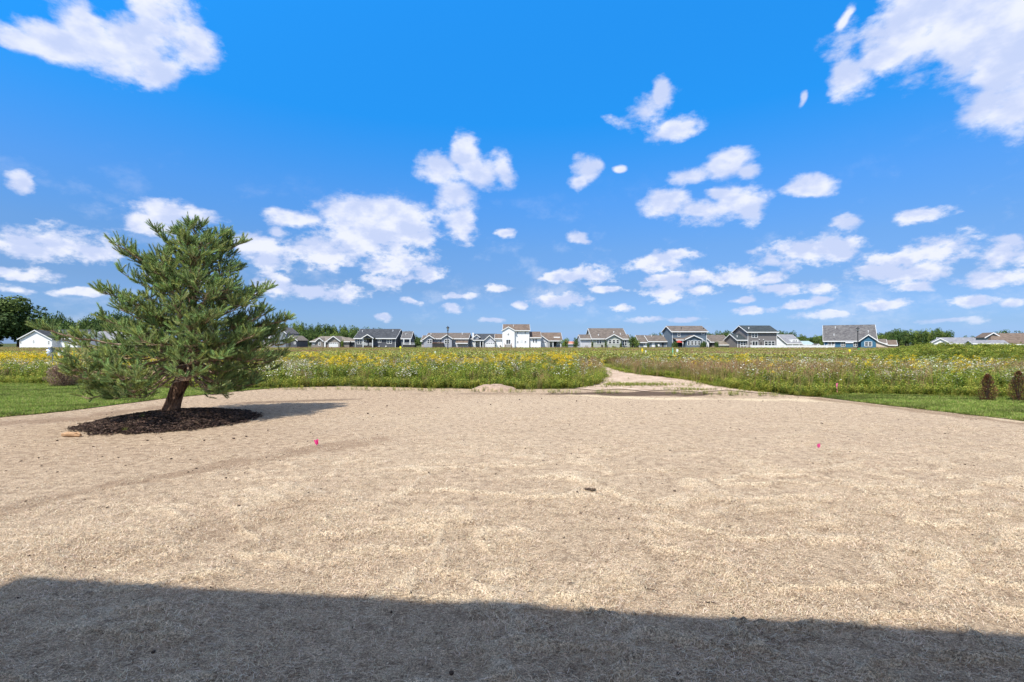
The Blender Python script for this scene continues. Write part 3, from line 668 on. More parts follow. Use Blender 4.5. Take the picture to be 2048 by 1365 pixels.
def fl_gold(m, p, gc):
    if random.random() < .25: return
    for k in range(30):
        a_ = random.uniform(0, 6.28); t = random.random(); d = .115 * (1 - t * .6) * random.uniform(.2, 1)
        leaf(m, (p[0] + d * math.cos(a_), p[1] + d * math.sin(a_), p[2] - .03 + t * .09), a_ + random.uniform(-.6, .6), random.uniform(-.2, 1.0), .035, .022, vary((0.85, 0.60, 0.02) if random.random() < .8 else (0.45, 0.42, 0.05), .15))
def fl_lace(m, p, gc, r=.042):
    x, y, z = p; tx, ty = random.gauss(0, .25), random.gauss(0, .25); c_ = vary((0.78, 0.78, 0.70), .06); pts = []
    for k in range(9):
        a_ = k * 6.2832 / 9; rr = r * random.uniform(.75, 1.1); pts.append((x + rr * math.cos(a_), y + rr * math.sin(a_), z + .012 + tx * rr * math.cos(a_) + ty * rr * math.sin(a_)))
    for k in range(9):
        m.poly([(x, y, z), pts[k], pts[(k + 1) % 9]], c_ if k % 3 else vary((0.55, 0.6, 0.42), .1))
def p_lace(h=.9, n=5):
    m = p_grass(8, h * .5)
    for i in range(n):
        q = random.uniform(0, 6.28); r = .16 * random.random(); hh = h * random.uniform(.65, 1.08); bx, by = r * math.cos(q), r * math.sin(q); gc = vary(GREENS[1])
        tx, ty = bx + random.gauss(0, .07), by + random.gauss(0, .07)
        m.poly([(bx - .003, by, 0), (bx + .003, by, 0), (tx, ty, hh)], gc)
        for k in range(6): t = .1 + .1 * k; leaf(m, (bx + (tx - bx) * t, by + (ty - by) * t, hh * t), k * 2.4, .5, .09, .03, vary(gc))
        fl_lace(m, (tx, ty, hh), gc, random.uniform(.018, .036))
    return m
def p_aster(h=.6):
    m = p_forb(h, 5, 9, .05, [(0.16, 0.19, 0.07), (0.22, 0.19, 0.09)])
    for i in range(34):
        a_, r = random.uniform(0, 6.28), .17 * math.sqrt(random.random()); z = h * random.uniform(.55, 1.02); s_ = random.uniform(.010, .017); x, y = r * math.cos(a_), r * math.sin(a_)
        c_ = vary((0.66, 0.62, 0.52), .12); tt = random.gauss(0, .4)
        m.poly([(x - s_, y - s_, z - s_ * tt), (x + s_, y - s_, z), (x + s_, y + s_, z + s_ * tt), (x - s_, y + s_, z)], c_)
    return m
def p_shrub(h=1.0, n=260, w=.5, cols=GREENS, ls=.09):
    m = M()
    for i in range(9):
        q = random.uniform(0, 6.28); m.poly([(-.01, 0, 0), (.01, 0, 0), (w * .6 * math.cos(q), w * .6 * math.sin(q), h * random.uniform(.6, .95))], (0.08, 0.06, 0.04))
    for i in range(n):
        q = random.uniform(0, 6.28); t = random.random() ** .8; r = w * math.sqrt(random.random()) * math.sin(math.pi * min(1, .22 + t * .78)) ** .7
        leaf(m, (r * math.cos(q), r * math.sin(q), h * (.06 + .92 * t)), q + random.gauss(0, .8), random.uniform(-.3, .8), ls * random.uniform(.7, 1.2), ls * .55, vary(random.choice(cols), .25))
    return m
def mk(name, fn, k, mat=PLANT): return [proto('%s_%d' % (name, i), fn(), mat) for i in range(k)]
A_grass = mk('tall_grass_tuft', lambda: p_grass(), 4); A_seed = mk('seed_grass_tuft', lambda: p_seed(), 4)
A_forb = mk('leafy_weed', lambda: p_forb(.6, 7, 15, .105), 5); A_low = mk('low_weed', lambda: p_forb(.28, 6, 9, .07), 4)
A_gold = mk('goldenrod_stand', lambda: p_forb(.85, 6, 12, .085, [(0.13, 0.19, 0.03), (0.17, 0.21, 0.035)], fl_gold), 5)
A_lace = mk('lace_stand', lambda: p_lace(), 5); A_ast = mk('aster_stand', lambda: p_aster(), 4)
A_shr = mk('shrub', lambda: p_shrub(), 4)
FARC = [(0.24, 0.31, 0.05), (0.30, 0.32, 0.08), (0.36, 0.32, 0.09), (0.33, 0.25, 0.11), (0.19, 0.28, 0.045)]
A_far = mk('far_tuft', lambda: p_shrub(.5, 110, .5, FARC, .13), 5)
A_farb = mk('far_brown_tuft', lambda: p_seed(20, .75), 3)

def sample(n, y0, y1, k=1.12, side=4.0, pw=1.0):
    """points of the meadow, spread evenly over the picture's rows as much as over the ground"""
    t = RNG.uniform(0, 1, n); yy = (y0 ** pw + t * (y1 ** pw - y0 ** pw)) ** (1 / pw); xx = RNG.uniform(-1, 1, n) * (yy * k + side)
    k_ = inpoly(xx, yy, MEADOW); return xx[k_], yy[k_]
PATHLINE = [G(1300, 770), G(1230, 745), G(1180, 717)]
def edge_d(x, y): return np.minimum(dline(x, y, MEAD_L + YARD_FAR[1:] + PATH_L[1:]), dline(x, y, PATH_R + MEAD_R[1:]))
def clump(x, y): return .18 + 1.15 * sstep(.38, .60, fbm(x * 1.5, y * 1.5, 303, 3))
def keep(x, y, p): k_ = RNG.uniform(0, 1, len(x)) < np.clip(p, 0, 1); return x[k_], y[k_]
def put(name, parts_, protos, label, cat):
    xs = np.concatenate([p_[0] for p_ in parts_]); ys = np.concatenate([p_[1] for p_ in parts_]); sc_ = np.concatenate([p_[2] for p_ in parts_])
    o = scatter(name, np.stack([xs, ys, np.full(len(xs), .01)], 1), protos, scl=sc_); print(name, len(xs))
    return tag(o, label, cat, kind='stuff')
def q_(x, y): return fbm(x * .16, y * .30, 101, 4), fbm(x * .45 + 30, y * .6, 131, 4)
# near edge: low green weeds along the front of the meadow
parts = []
x, y = sample(26000, 12, 24, pw=1.5); e = edge_d(x, y); x, y = keep(x, y, np.exp(-np.clip(e - .5, 0, 9) / .6) * .98); parts.append((x, y, RNG.uniform(.6, 1.25, len(x))))
bl = wobble(MEAD_L + YARD_FAR[1:] + PATH_L[1:] + PATH_R[::1] + MEAD_R[1:], .2, .10); bl = np.array([p_ for p_ in bl if abs(p_[0]) < 40 and p_[1] < 60]); bl = np.repeat(bl, 16, 0) + RNG.normal(0, .17, (len(bl) * 16, 2)) + np.array([0, .36]); bl = bl[RNG.uniform(0, 1, len(bl)) < 2.2 * (fbm(bl[:, 0] * 1.3, bl[:, 1] * 1.3, 55, 3) - .28)]
parts.append((bl[:, 0], bl[:, 1], RNG.uniform(.15, .6, len(bl))))
x, y = sample(9000, 14, 40); x, y = keep(x, y, np.full(len(x), .35)); parts.append((x, y, RNG.uniform(.9, 1.7, len(x))))
put('low_weeds', parts, A_low, 'low leafy green weeds along the front edge of the meadow', 'weeds')
# general green grass and forbs
parts = []; x, y = sample(26000, 13, 42, pw=1.3); e = edge_d(x, y); a_, b_ = q_(x, y); hgt = sstep(-.1, 1.9, e)
k_ = RNG.uniform(0, 1, len(x)) < .50 * clump(x, y); x, y, hgt = x[k_], y[k_], hgt[k_]; parts.append((x, y, RNG.uniform(.55, 1.15, len(x)) * (.22 + .78 * hgt) * (.7 + .6 * q_(x * 2, y * 2)[0])))
put('tall_grass', parts, A_grass, 'tall green grass blades between the wildflowers', 'grass')
parts = []; x, y = sample(24000, 13, 45, pw=1.3); e = edge_d(x, y); a_, b_ = q_(x, y); hgt = sstep(-.1, 1.7, e)
k_ = RNG.uniform(0, 1, len(x)) < (.75 + 1.4 * (b_ - .4)) * clump(x + 9, y); x, y, hgt = x[k_], y[k_], hgt[k_]; parts.append((x, y, RNG.uniform(.7, 1.15, len(x)) * (.3 + .7 * hgt)))
put('leafy_weeds', parts, A_forb, 'leafy green weeds standing in the meadow', 'weeds')
# yellow goldenrod: a band on the left and middle, a few at the right
x, y = sample(30000, 16, 36, pw=1.2); e = edge_d(x, y); a_, b_ = q_(x, y)
band = sstep(18.6, 20.5, y) * sstep(33, 25, y) * sstep(7.0, 3.5, x) ; p_ = band * sstep(.40, .60, b_ * .6 + a_ * .4 + .06) * 1.0
hot = np.exp(-ell(x, y, *G(720, 728), 3.5, 3.2) ** 2) + np.exp(-ell(x, y, *G(60, 732), 7, 3) ** 2) + .6 * np.exp(-ell(x, y, *G(900, 733), 2.5, 2) ** 2) + .5 * np.exp(-ell(x, y, *G(1120, 737), 2.2, 2) ** 2) + .3 * np.exp(-ell(x, y, *G(380, 735), 4.0, 2) ** 2)
rt = .5 * np.exp(-ell(x, y, *G(1510, 752), 1.8, 1.6) ** 2) + .25 * np.exp(-ell(x, y, *G(1850, 755), 3, 1.6) ** 2) + .04 * (x > 5) * (y < 26)
x, y = keep(x, y, (p_ * .15 + hot * 1.9) * (x < 4.2) * (y < 32) * sstep(.34, .56, b_ + .04) + rt * .5 * sstep(.36, .56, b_)); x, y = keep(x, y, clump(x + 2, y + 2)); gold = (x, y, RNG.uniform(.75, 1.15, len(x)))
put('goldenrod', [gold], A_gold, 'bright yellow goldenrod flowering in drifts across the meadow', 'yellow wildflowers')
# white umbels
x, y = sample(34000, 14.5, 46, pw=1.2); e = edge_d(x, y); a_, b_ = q_(x + 50, y)
wr = sstep(6.5, 9.0, x) * sstep(14.9, 16.0, y) * sstep(28, 19, y) * sstep(.40, .60, b_) * (.20 + .65 * np.exp(-ell(x, y, *G(1620, 757), 3.2, 2.2) ** 2) + .5 * np.exp(-ell(x, y, *G(1900, 752), 4.5, 2.5) ** 2))
wl_ = sstep(4.5, 3.0, x) * sstep(17.2, 18.4, y) * sstep(25, 20, y) * (.06 + .9 * sstep(.46, .66, b_)) * .26
wf = .10 * sstep(20, 24, y) * sstep(.4, .6, b_)
x, y = keep(x, y, (wr * 1.3 + wl_ * 1.2 + wf) * clump(x, y + 7) ** 2); put('white_umbel_flowers', [(x, y, RNG.uniform(.6, 1.0, len(x)))], A_lace, 'flat white flower heads on tall stems in the meadow', 'white wildflowers')
x, y = sample(26000, 15, 60, pw=1.1); e = edge_d(x, y); a_, b_ = q_(x - 40, y)
p_ = .20 * sstep(.42, .62, b_) + .8 * np.exp(-ell(x, y, *G(610, 748), 2.4, 1.8) ** 2) + .55 * np.exp(-ell(x, y, *G(1285, 726), 3.0, 4) ** 2) + .4 * np.exp(-ell(x, y, *G(40, 745), 6, 2) ** 2)
x, y = keep(x, y, p_ * clump(x + 4, y + 4) ** 1.5); put('pale_asters', [(x, y, RNG.uniform(.8, 1.3, len(x)))], A_ast, 'grey green stands of small pale asters in the meadow', 'wildflowers')
# brown seed heads, mostly behind the yellow band and right of the track
x, y = sample(46000, 15, 70, pw=1.0); e = edge_d(x, y); a_, b_ = q_(x + 9, y - 20)
p_ = sstep(24, 30, y) * sstep(.34, .52, a_) * .75 + .75 * sstep(3.5, 5, x) * sstep(14, 12, x - y * .0 + (b_ - .5) * 8) * sstep(17.0, 19.5, y) + .10 + .55 * sstep(5, 8, x) * sstep(21, 25, y) * sstep(.35, .5, b_)
x, y = keep(x, y, p_ * clump(x + 14, y)); hg = .75 + .25 * sstep(28, 20, y) * (x > 3); put('seed_grass', [(x, y, RNG.uniform(.7, 1.08, len(x)) * hg)], A_seed, 'reddish brown seeding grass stems in the meadow', 'grass')
# far meadow
x, y = sample(60000, 36, 151, pw=.55, side=8); a_, b_ = q_(x * .6, y * .35); br = sstep(.54, .66, a_ + .10 * np.sin(y * .11)) + .55 * sstep(120, 140, y)
k_ = RNG.uniform(0, 1, len(x)) < br
put('far_brown_grass', [(x[k_], y[k_], RNG.uniform(.8, 1.15, k_.sum()) * np.interp(y[k_], [40, 90, 150], [1, .8, .65]))], A_farb + A_seed[:1], 'brown seeding grass far back in the meadow', 'grass')
put('far_meadow_plants', [(x[~k_], y[~k_], RNG.uniform(.8, 1.5, (~k_).sum()) * np.interp(y[~k_], [40, 90, 150], [1, .8, .55]))], A_far, 'green weeds and grass far back in the meadow', 'weeds')
# leafy thicket that rises above the horizon at the right, with lower clumps elsewhere
n = 7000; x = RNG.uniform(14, 60, n); y = RNG.uniform(26, 52, n); sx = 1024 + x / y * F
prof = np.interp(sx, [1280, 1500, 1640, 1760, 1860, 1930, 2048, 2300], [0, .0, .42, .88, 1.38, 1.34, 1.34, 1.4])
a_, b_ = q_(x * 2, y * 2); hgt = prof * (.70 + .6 * a_) * np.interp(y, [26, 33, 42, 52], [.4, .85, 1.0, 1.0])
k_ = (hgt > .35) & inpoly(x, y, MEADOW) & (RNG.uniform(0, 1, n) < .75); sc1 = hgt[k_] * RNG.uniform(.8, 1.12, k_.sum()); tx, ty = x[k_], y[k_]
n = 900; x = RNG.uniform(-30, 60, n); y = RNG.uniform(34, 110, n); a_, b_ = q_(x + 77, y + 5); k2 = (b_ > .55) & inpoly(x, y, MEADOW) & (dline(x, y, PATHLINE) > 2)
put('thicket', [(tx, ty, sc1), (x[k2], y[k2], RNG.uniform(.5, .8, k2.sum()))], A_shr, 'bushy green thicket rising behind the meadow', 'shrubs')
# dark goosefoot bunches left of the track and grass creeping over the sand
x, y = G(1270, 772); xs = RNG.normal(x - .3, 1.3, 1100); ys = RNG.normal(y + .2, .42, 1100); k_ = (ell(xs, ys, x, y, 2.6, 1.1) + 2.4 * (fbm(xs * 1.5, ys * 1.5, 5, 3) - .5) < 1)
xs2, ys2 = G(1385, 781); xb = RNG.normal(xs2, .5, 160); yb = RNG.normal(ys2, .18, 160)
pt = RNG.uniform(0, 1, 700); cl = [((a_[0] + b_[0]) / 2, (a_[1] + b_[1]) / 2) for a_, b_ in zip(PATH_L[1:][::-1], PATH_R[:4])]
xp = np.interp(pt * 3, range(4), [c_[0] for c_ in cl]) + RNG.normal(0, .5, 700); yp = np.interp(pt * 3, range(4), [c_[1] for c_ in cl]) + RNG.normal(0, .5, 700); kp = fbm(xp * 1.2, yp * .8, 71, 3) > .50
xs, ys = np.concatenate([xs[k_], xb, xp[kp]]), np.concatenate([ys[k_], yb, yp[kp]])
tag(scatter('track_weeds', np.stack([xs, ys, np.full(len(xs), .02)], 1), A_low, scl=RNG.uniform(.12, .38, len(xs))), 'short green weeds creeping over the sandy track', 'weeds', kind='stuff')
# a few straws and weeds on the mulch
for (px_, py_) in ((284, 852), (251, 866)):
    xx, yy = G(px_, py_); m = p_grass(22, .12, GREENS, .05, .006, .7); o = m.obj('weed_tuft', PLANT); o.location = (xx, yy, float(HM(xx, yy)) if py_ < 860 else .01)
    tag(o, 'green weed tuft growing in the mulch' if py_ < 860 else 'green weed tuft at the front rim of the mulch ring', 'weed tuft')

# ------------------------------------------------------------------ shrubs at the edges
def bush(name, px_, pbase, wpx, hpx, label, cols, n, ls, group=None, twiggy=False, cat='shrub'):
    x, y = G(px_, pbase); s_ = y / F; w, h = wpx * s_ / 2, hpx * s_
    r_ = root(name, (x, y, 0.01), label, cat, group); tm = M(); lm_ = M()
    for i in range(26 if twiggy else 10):
        q = random.uniform(0, 6.28); t = random.uniform(.5, 1) ; e = (w * t * math.cos(q) * .85, w * t * math.sin(q) * .85, h * random.uniform(.5, .98))
        tm.tube([(0, 0, 0), (e[0] * .4, e[1] * .4, e[2] * .55), e], [.012, .008, .003], 4)
    for i in range(n):
        t = random.random(); q = random.uniform(0, 6.28)
        pr = (math.sin(math.pi * min(1, (.15 + .85 * t))) ** .6) if twiggy else (1 - t) ** .55 * (.55 + .45 * min(1, t * 5)) * 1.18
        r = w * pr * (random.random() ** .35) * random.uniform(.85, 1.08)
        r *= .72 + .5 * float(vnoise(q * 1.6 + px_, t * 6, 9)); p_ = (r * math.cos(q), r * math.sin(q), h * (.03 + .97 * t))
        leaf(lm_, p_, q + random.gauss(0, .7), random.uniform(.2, 1.3), ls * random.uniform(.6, 1.3), ls * (.26 if twiggy else .4), vary(random.choice(cols), .3))
    tm.obj('stem', TRUNKM, r_); lm_.obj('foliage', PLANT, r_); return r_
bush('russet_shrub', 129, 774, 58, 46, 'dusty pink brown twiggy shrub between lawn and meadow', [(0.46, 0.31, 0.24), (0.38, 0.24, 0.18), (0.52, 0.40, 0.31), (0.26, 0.16, 0.12)], 5200, .075, twiggy=True)
DEAD = [(0.30, 0.10, 0.07), (0.22, 0.07, 0.05), (0.38, 0.17, 0.09), (0.13, 0.05, 0.035), (0.30, 0.20, 0.09), (0.17, 0.18, 0.07)]
bush('dead_conifer', 1975, 804, 31, 54, 'browned conical arborvitae, the left one, fully inside the picture', DEAD, 2400, .045, 'dead brown arborvitae shrubs on the right lawn', cat='conifer shrub')
bush('dead_conifer', 2037, 804, 33, 60, 'browned conical arborvitae cut by the right border of the picture', DEAD, 2400, .045, 'dead brown arborvitae shrubs on the right lawn', cat='conifer shrub')
# ------------------------------------------------------------------ the pine
PY0 = 10.3; ps = PY0 / F
def PZ(py): return CAMH + (HZ - py) * ps
def PX(px): return (px - 1024) * ps
bx0, bz0 = PX(339), float(HM(PX(339), PY0)) - .03
pine = root('pine_tree', (bx0, PY0, bz0), 'green leaning pine with a bare lower trunk in the mulch ring', 'tree')
axis = [(339, 828), (345, 808), (353, 785), (364, 765), (374, 735), (381, 700), (384, 650), (385, 600), (387, 550), (389, 510), (390, 478), (388, 466)]
def ax(z):
    zs = [PZ(q[1]) for q in axis]; return float(np.interp(z, zs, [PX(q[0]) for q in axis]))
random.seed(11)
tp = [Vector((PX(a_), PY0 + .04 * math.sin(i * 1.3) * (i > 3), PZ(b_))) - Vector((bx0, PY0, bz0)) for i, (a_, b_) in enumerate(axis)]
tr = [.185, .155, .145, .14, .125, .115, .095, .075, .058, .04, .02, .008]
m = M(); m.tube(tp, tr, 14, wob=.10)
trunk = m.obj('trunk', BARKM, pine, smooth=False)
ENV = [(437, 382, 394), (455, 370, 428), (475, 346, 462), (500, 318, 485), (520, 275, 496), (550, 258, 508), (580, 252, 540), (610, 225, 545), (640, 222, 560), (670, 195, 575), (700, 152, 588), (730, 148, 582), (760, 160, 570), (785, 190, 520), (800, 215, 480)]
ez = [PZ(e[0]) for e in ENV][::-1]; el_ = [PX(e[1]) for e in ENV][::-1]; er_ = [PX(e[2]) for e in ENV][::-1]
def radius(z, phi):
    a_ = ax(z); L_, R_ = a_ - np.interp(z, ez, el_), np.interp(z, ez, er_) - a_
    c_ = math.cos(phi); base = (L_ + R_) / 2 * .93; side = R_ if c_ > 0 else L_
    return base * (1 - c_ * c_) + side * c_ * c_
shoots = []           # position, direction, scale
def shoot(p, d, s_=1.0): shoots.append((p.copy(), d.normalized(), s_))
from mathutils import noise as mnoise
def patchy(p):
    """tufts gather in clumps with dark gaps between"""
    return mnoise.noise(p * 3.1) + .35 * mnoise.noise(p * 8.0) > random.uniform(-.44, .18)
E1, E2, WIDE = Vector((.819, .574, 0)), Vector((-.574, .819, 0)), 1.22      # across and along the line of sight to the pine
def bez(a_, b_, c_, d_, t):
    u = 1 - t; return a_ * u ** 3 + b_ * 3 * u * u * t + c_ * 3 * u * t * t + d_ * t ** 3
twigM = M()
def grow(limb_pts, rad0, twl, start=.28):
    start += random.uniform(-.05, .28)
    """side twigs with needle shoots along a limb"""
    n = len(limb_pts); L_ = sum((limb_pts[i + 1] - limb_pts[i]).length for i in range(n - 1)); steps = max(4, int(L_ / .115)); sgn = 1
    for k in range(steps):
        t = start + (1 - start) * (k + random.random() * .6) / steps; i = min(n - 2, int(t * (n - 1))); f_ = t * (n - 1) - i
        p = limb_pts[i].lerp(limb_pts[i + 1], f_); tan = (limb_pts[i + 1] - limb_pts[i]).normalized()
        for rep in range(2 if random.random() < .75 else 1):
            sgn = -sgn; side = tan.cross(Vector((0, 0, 1))).normalized() * sgn
            d = (tan * random.uniform(.5, .9) + side * random.uniform(.5, 1.1) + Vector((0, 0, random.uniform(-.25, .5)))).normalized()
            l_ = twl * (1.15 - .75 * t) * random.uniform(.5, 1.1)
            if p.z < 1.15 and math.hypot(p.x - ax(p.z), p.y - PY0) < .8: continue
            q = p.copy(); m_ = max(1, int(l_ / .10)); prev = p.copy(); pts = [p.copy()]
            for j in range(m_):
                d = (d + Vector((random.gauss(0, .16), random.gauss(0, .16), .10 + random.gauss(0, .08)))).normalized(); q = q + d * (l_ / m_); pts.append(q.copy())
                for _ in range(2 if j < m_ - 1 else 3):
                    dd = (d * random.uniform(.6, 1.1) + Vector((random.gauss(0, .55), random.gauss(0, .55), random.uniform(.0, 1.15)))).normalized()
                    if patchy(q): shoot(q, dd, random.uniform(.75, 1.35))
            if len(pts) > 1: twigM.tube(pts, [.006] + [.004] * (len(pts) - 2) + [.002], 3, cap=False)
    if limb_pts[-1].z > 1.9 or random.random() < .35:          # upright candles on the limb ends
        for _ in range(random.choice([1, 2, 2, 3])):
            b0 = limb_pts[-1] - (limb_pts[-1] - limb_pts[-3]) * random.uniform(0, 1.2); dv = ((limb_pts[-1] - limb_pts[-3]).normalized() * random.uniform(.2, .8) + Vector((random.gauss(0, .15), random.gauss(0, .15), 1))).normalized()
            for j in range(random.choice([1, 2, 3])): shoot(b0 + dv * (.10 * j), dv + Vector((random.gauss(0, .08), random.gauss(0, .08), 0)), .9 - .12 * j)
    for _ in range(3): shoot(limb_pts[-1], (limb_pts[-1] - limb_pts[-3]).normalized() + Vector((random.gauss(0, .3), random.gauss(0, .3), .3)), 1.1)
O = Vector((bx0, PY0, bz0)); limbn = 0
def limb(za, phi, zt, R, r0=None, twl=.42, droop=0.0, tipup=.25, start=.28, xt=None):
    a0 = Vector((ax(za), PY0, za)); axt = ax(zt)
    a0x = Vector((axt, PY0, zt)); tip = a0x + (E1 * ((xt - axt) / WIDE) + E2 * (R * math.sin(phi)) if xt is not None else (E1 * math.cos(phi) + E2 * math.sin(phi)) * (R / WIDE))
    v = tip - a0; h_ = Vector((v.x, v.y, 0)); b1 = a0 + h_ * .35 + Vector((0, 0, v.z * .35 + .10 - droop)); b2 = tip - h_ * .28 - Vector((0, 0, tipup * h_.length * .5))
    k = max(6, int(v.length / .14)); jit = [Vector((random.gauss(0, .018), random.gauss(0, .018), random.gauss(0, .018))) for _ in range(k + 1)]
    pts = [bez(a0, b1, b2, tip, i / k) + (jit[i] if 0 < i else Vector()) for i in range(k + 1)]
    r0 = r0 or (.008 + .008 * v.length); mm_ = M(); mm_.tube([p - O for p in pts], [r0 * (1 - .8 * i / k) + .003 for i in range(k + 1)], 7, cap=False, wob=.08)
    mm_.obj('limb', LIMBM, pine); grow(pts, r0, twl, start)
NL = 140
for i in range(NL):
    u = (i + .5) / NL; zt = .56 + 3.28 * u ** 1.22 + random.uniform(-.06, .06) ; phi = i * 2.39996 + random.gauss(0, .2)
    R = max(.10, radius(zt, phi) * random.choice([.6, .78, .92, 1.0, 1.04, 1.08]) - .20)
    za = (1.02 + (zt - .52) * .42) if zt < 2.0 else max(1.6, zt - .10 - .32 * R)
    if zt > 3.6: za = zt - .35 - .2 * R
    limb(za, phi, zt, R, twl=.34 + .16 * min(1, R / 2), droop=random.uniform(-.05, .10), tipup=random.uniform(.15, .5))
# limbs that stand out of the outline in the photograph
def special(px_, py_, za, phi=None, dy=0, **k):
    z = PZ(py_); R = abs(PX(px_) - ax(z)); limb(za, 0, z, dy, xt=PX(px_), **k) if False else None
    a0z = za; limb(a0z, math.pi / 2 if dy > 0 else -math.pi / 2, z, abs(dy), xt=PX(px_), **k)
for (px_, py_, za, dy, twl) in [(122, 664, 1.35, -.3, .24), (140, 680, 1.3, .4, .3), (595, 634, 1.5, -.2, .20), (580, 648, 1.45, .3, .24), (553, 566, 2.2, .1, .22), (540, 578, 2.1, -.3, .26), (237, 503, 2.45, -.1, .22), (258, 520, 2.4, .2, .28), (312, 472, 2.9, -.1, .18), (250, 556, 2.1, .1, .25),
                               (215, 592, 1.9, -.2, .26), (590, 686, 1.3, -.4, .34), (585, 715, 1.25, .1, .34), (570, 740, 1.2, -.2, .34), (588, 662, 1.5, .2, .3), (520, 765, 1.15, .2, .3), (180, 782, 1.15, -.2, .32), (240, 786, 1.1, -.6, .32), (205, 770, 1.2, .3, .34), (282, 772, 1.2, -.6, .28), (160, 745, 1.1, .1, .3), (520, 590, 2.0, -.5, .25), (495, 476, 3.0, .0, .12), (455, 458, 3.3, .1, .10), (485, 756, 1.2, -.5, .28), (455, 762, 1.2, .5, .26)]:
    special(px_, py_, za, dy=dy, twl=twl, start=.35)
for (px_, py_, za, dy) in [(377, 454, 3.5, -.05), (402, 453, 3.45, .05), (389, 450, 3.6, 0), (446, 466, 3.2, -.1), (357, 470, 3.2, .1), (424, 466, 3.3, .15), (365, 472, 3.25, -.2), (410, 478, 3.2, -.25), (330, 492, 3.0, -.1), (462, 470, 3.0, .1)]:
    special(px_, py_, za, dy=dy, twl=.10, start=.45, r0=.014)
# dense inner foliage close to the stem in the upper half
for i in range(420):
    z = random.uniform(1.15, 3.8); phi = random.uniform(0, 6.28); r = radius(z, phi) * random.uniform(.10, .62)
    p = Vector((ax(z), PY0, z)) + (E1 * math.cos(phi) + E2 * math.sin(phi)) * (r / WIDE); d = Vector((math.cos(phi), math.sin(phi), random.uniform(-.2, .9)))
    for _ in range(2): shoot(p + Vector((random.gauss(0, .04), random.gauss(0, .04), random.gauss(0, .04))), d + Vector((random.gauss(0, .5), random.gauss(0, .5), random.gauss(0, .4))), random.uniform(.7, 1.1))
print('pine shoots', len(shoots))
twigM.v = [(p[0] - O.x, p[1] - O.y, p[2] - O.z) for p in twigM.v]
twigM.obj('twigs', LIMBM, pine)['kind'] = 'stuff'
NC = [(0.27, 0.385, 0.12), (0.31, 0.42, 0.145), (0.19, 0.30, 0.105), (0.42, 0.50, 0.19), (0.33, 0.385, 0.115)]
protos = []
for k in range(6):
    m = M(); L_ = .17; base = vary(random.choice(NC), .15)
    for i in range(92):
        t = (i + random.random()) / 92; a_ = i * 2.4; sp_ = math.radians(random.uniform(28, 62)) * (1 - .45 * t); l_ = random.uniform(.035, .06)
        z = L_ * t; ca, sa = math.cos(a_), math.sin(a_); w = .0028
        ex, ey, ez_ = math.sin(sp_) * l_ * ca, math.sin(sp_) * l_ * sa, z + math.cos(sp_) * l_
        col = vary(base, .25) if random.random() > .03 else (0.24, 0.16, 0.06)
        m.poly([(-sa * w, ca * w, z), (sa * w, -ca * w, z), (ex, ey, ez_)], col)
    m.tube([(0, 0, 0), (0, 0, L_)], [.004, .003], 3, (0.20, 0.15, 0.09), cap=False)
    protos.append(proto('needle_shoot_%d' % k, m, NEEDLE))
pts = np.array([s_[0] - O for s_ in shoots]); eul = np.array([s_[1].to_track_quat('Z', 'Y').to_euler()[:] for s_ in shoots])
zmin = np.array([not (abs((s_[0] - Vector((ax(s_[0].z), PY0, 0))).xy.dot(E1.xy)) < .42 and s_[0].z < .97) and s_[0].z > (.40 if math.hypot(s_[0].x - ax(s_[0].z), s_[0].y - PY0) > .85 else 1.18) for s_ in shoots])
crown = scatter('crown', pts[zmin], protos, rot=eul[zmin], scl=np.array([s_[2] for s_ in shoots])[zmin], parent=pine); crown['kind'] = 'stuff'

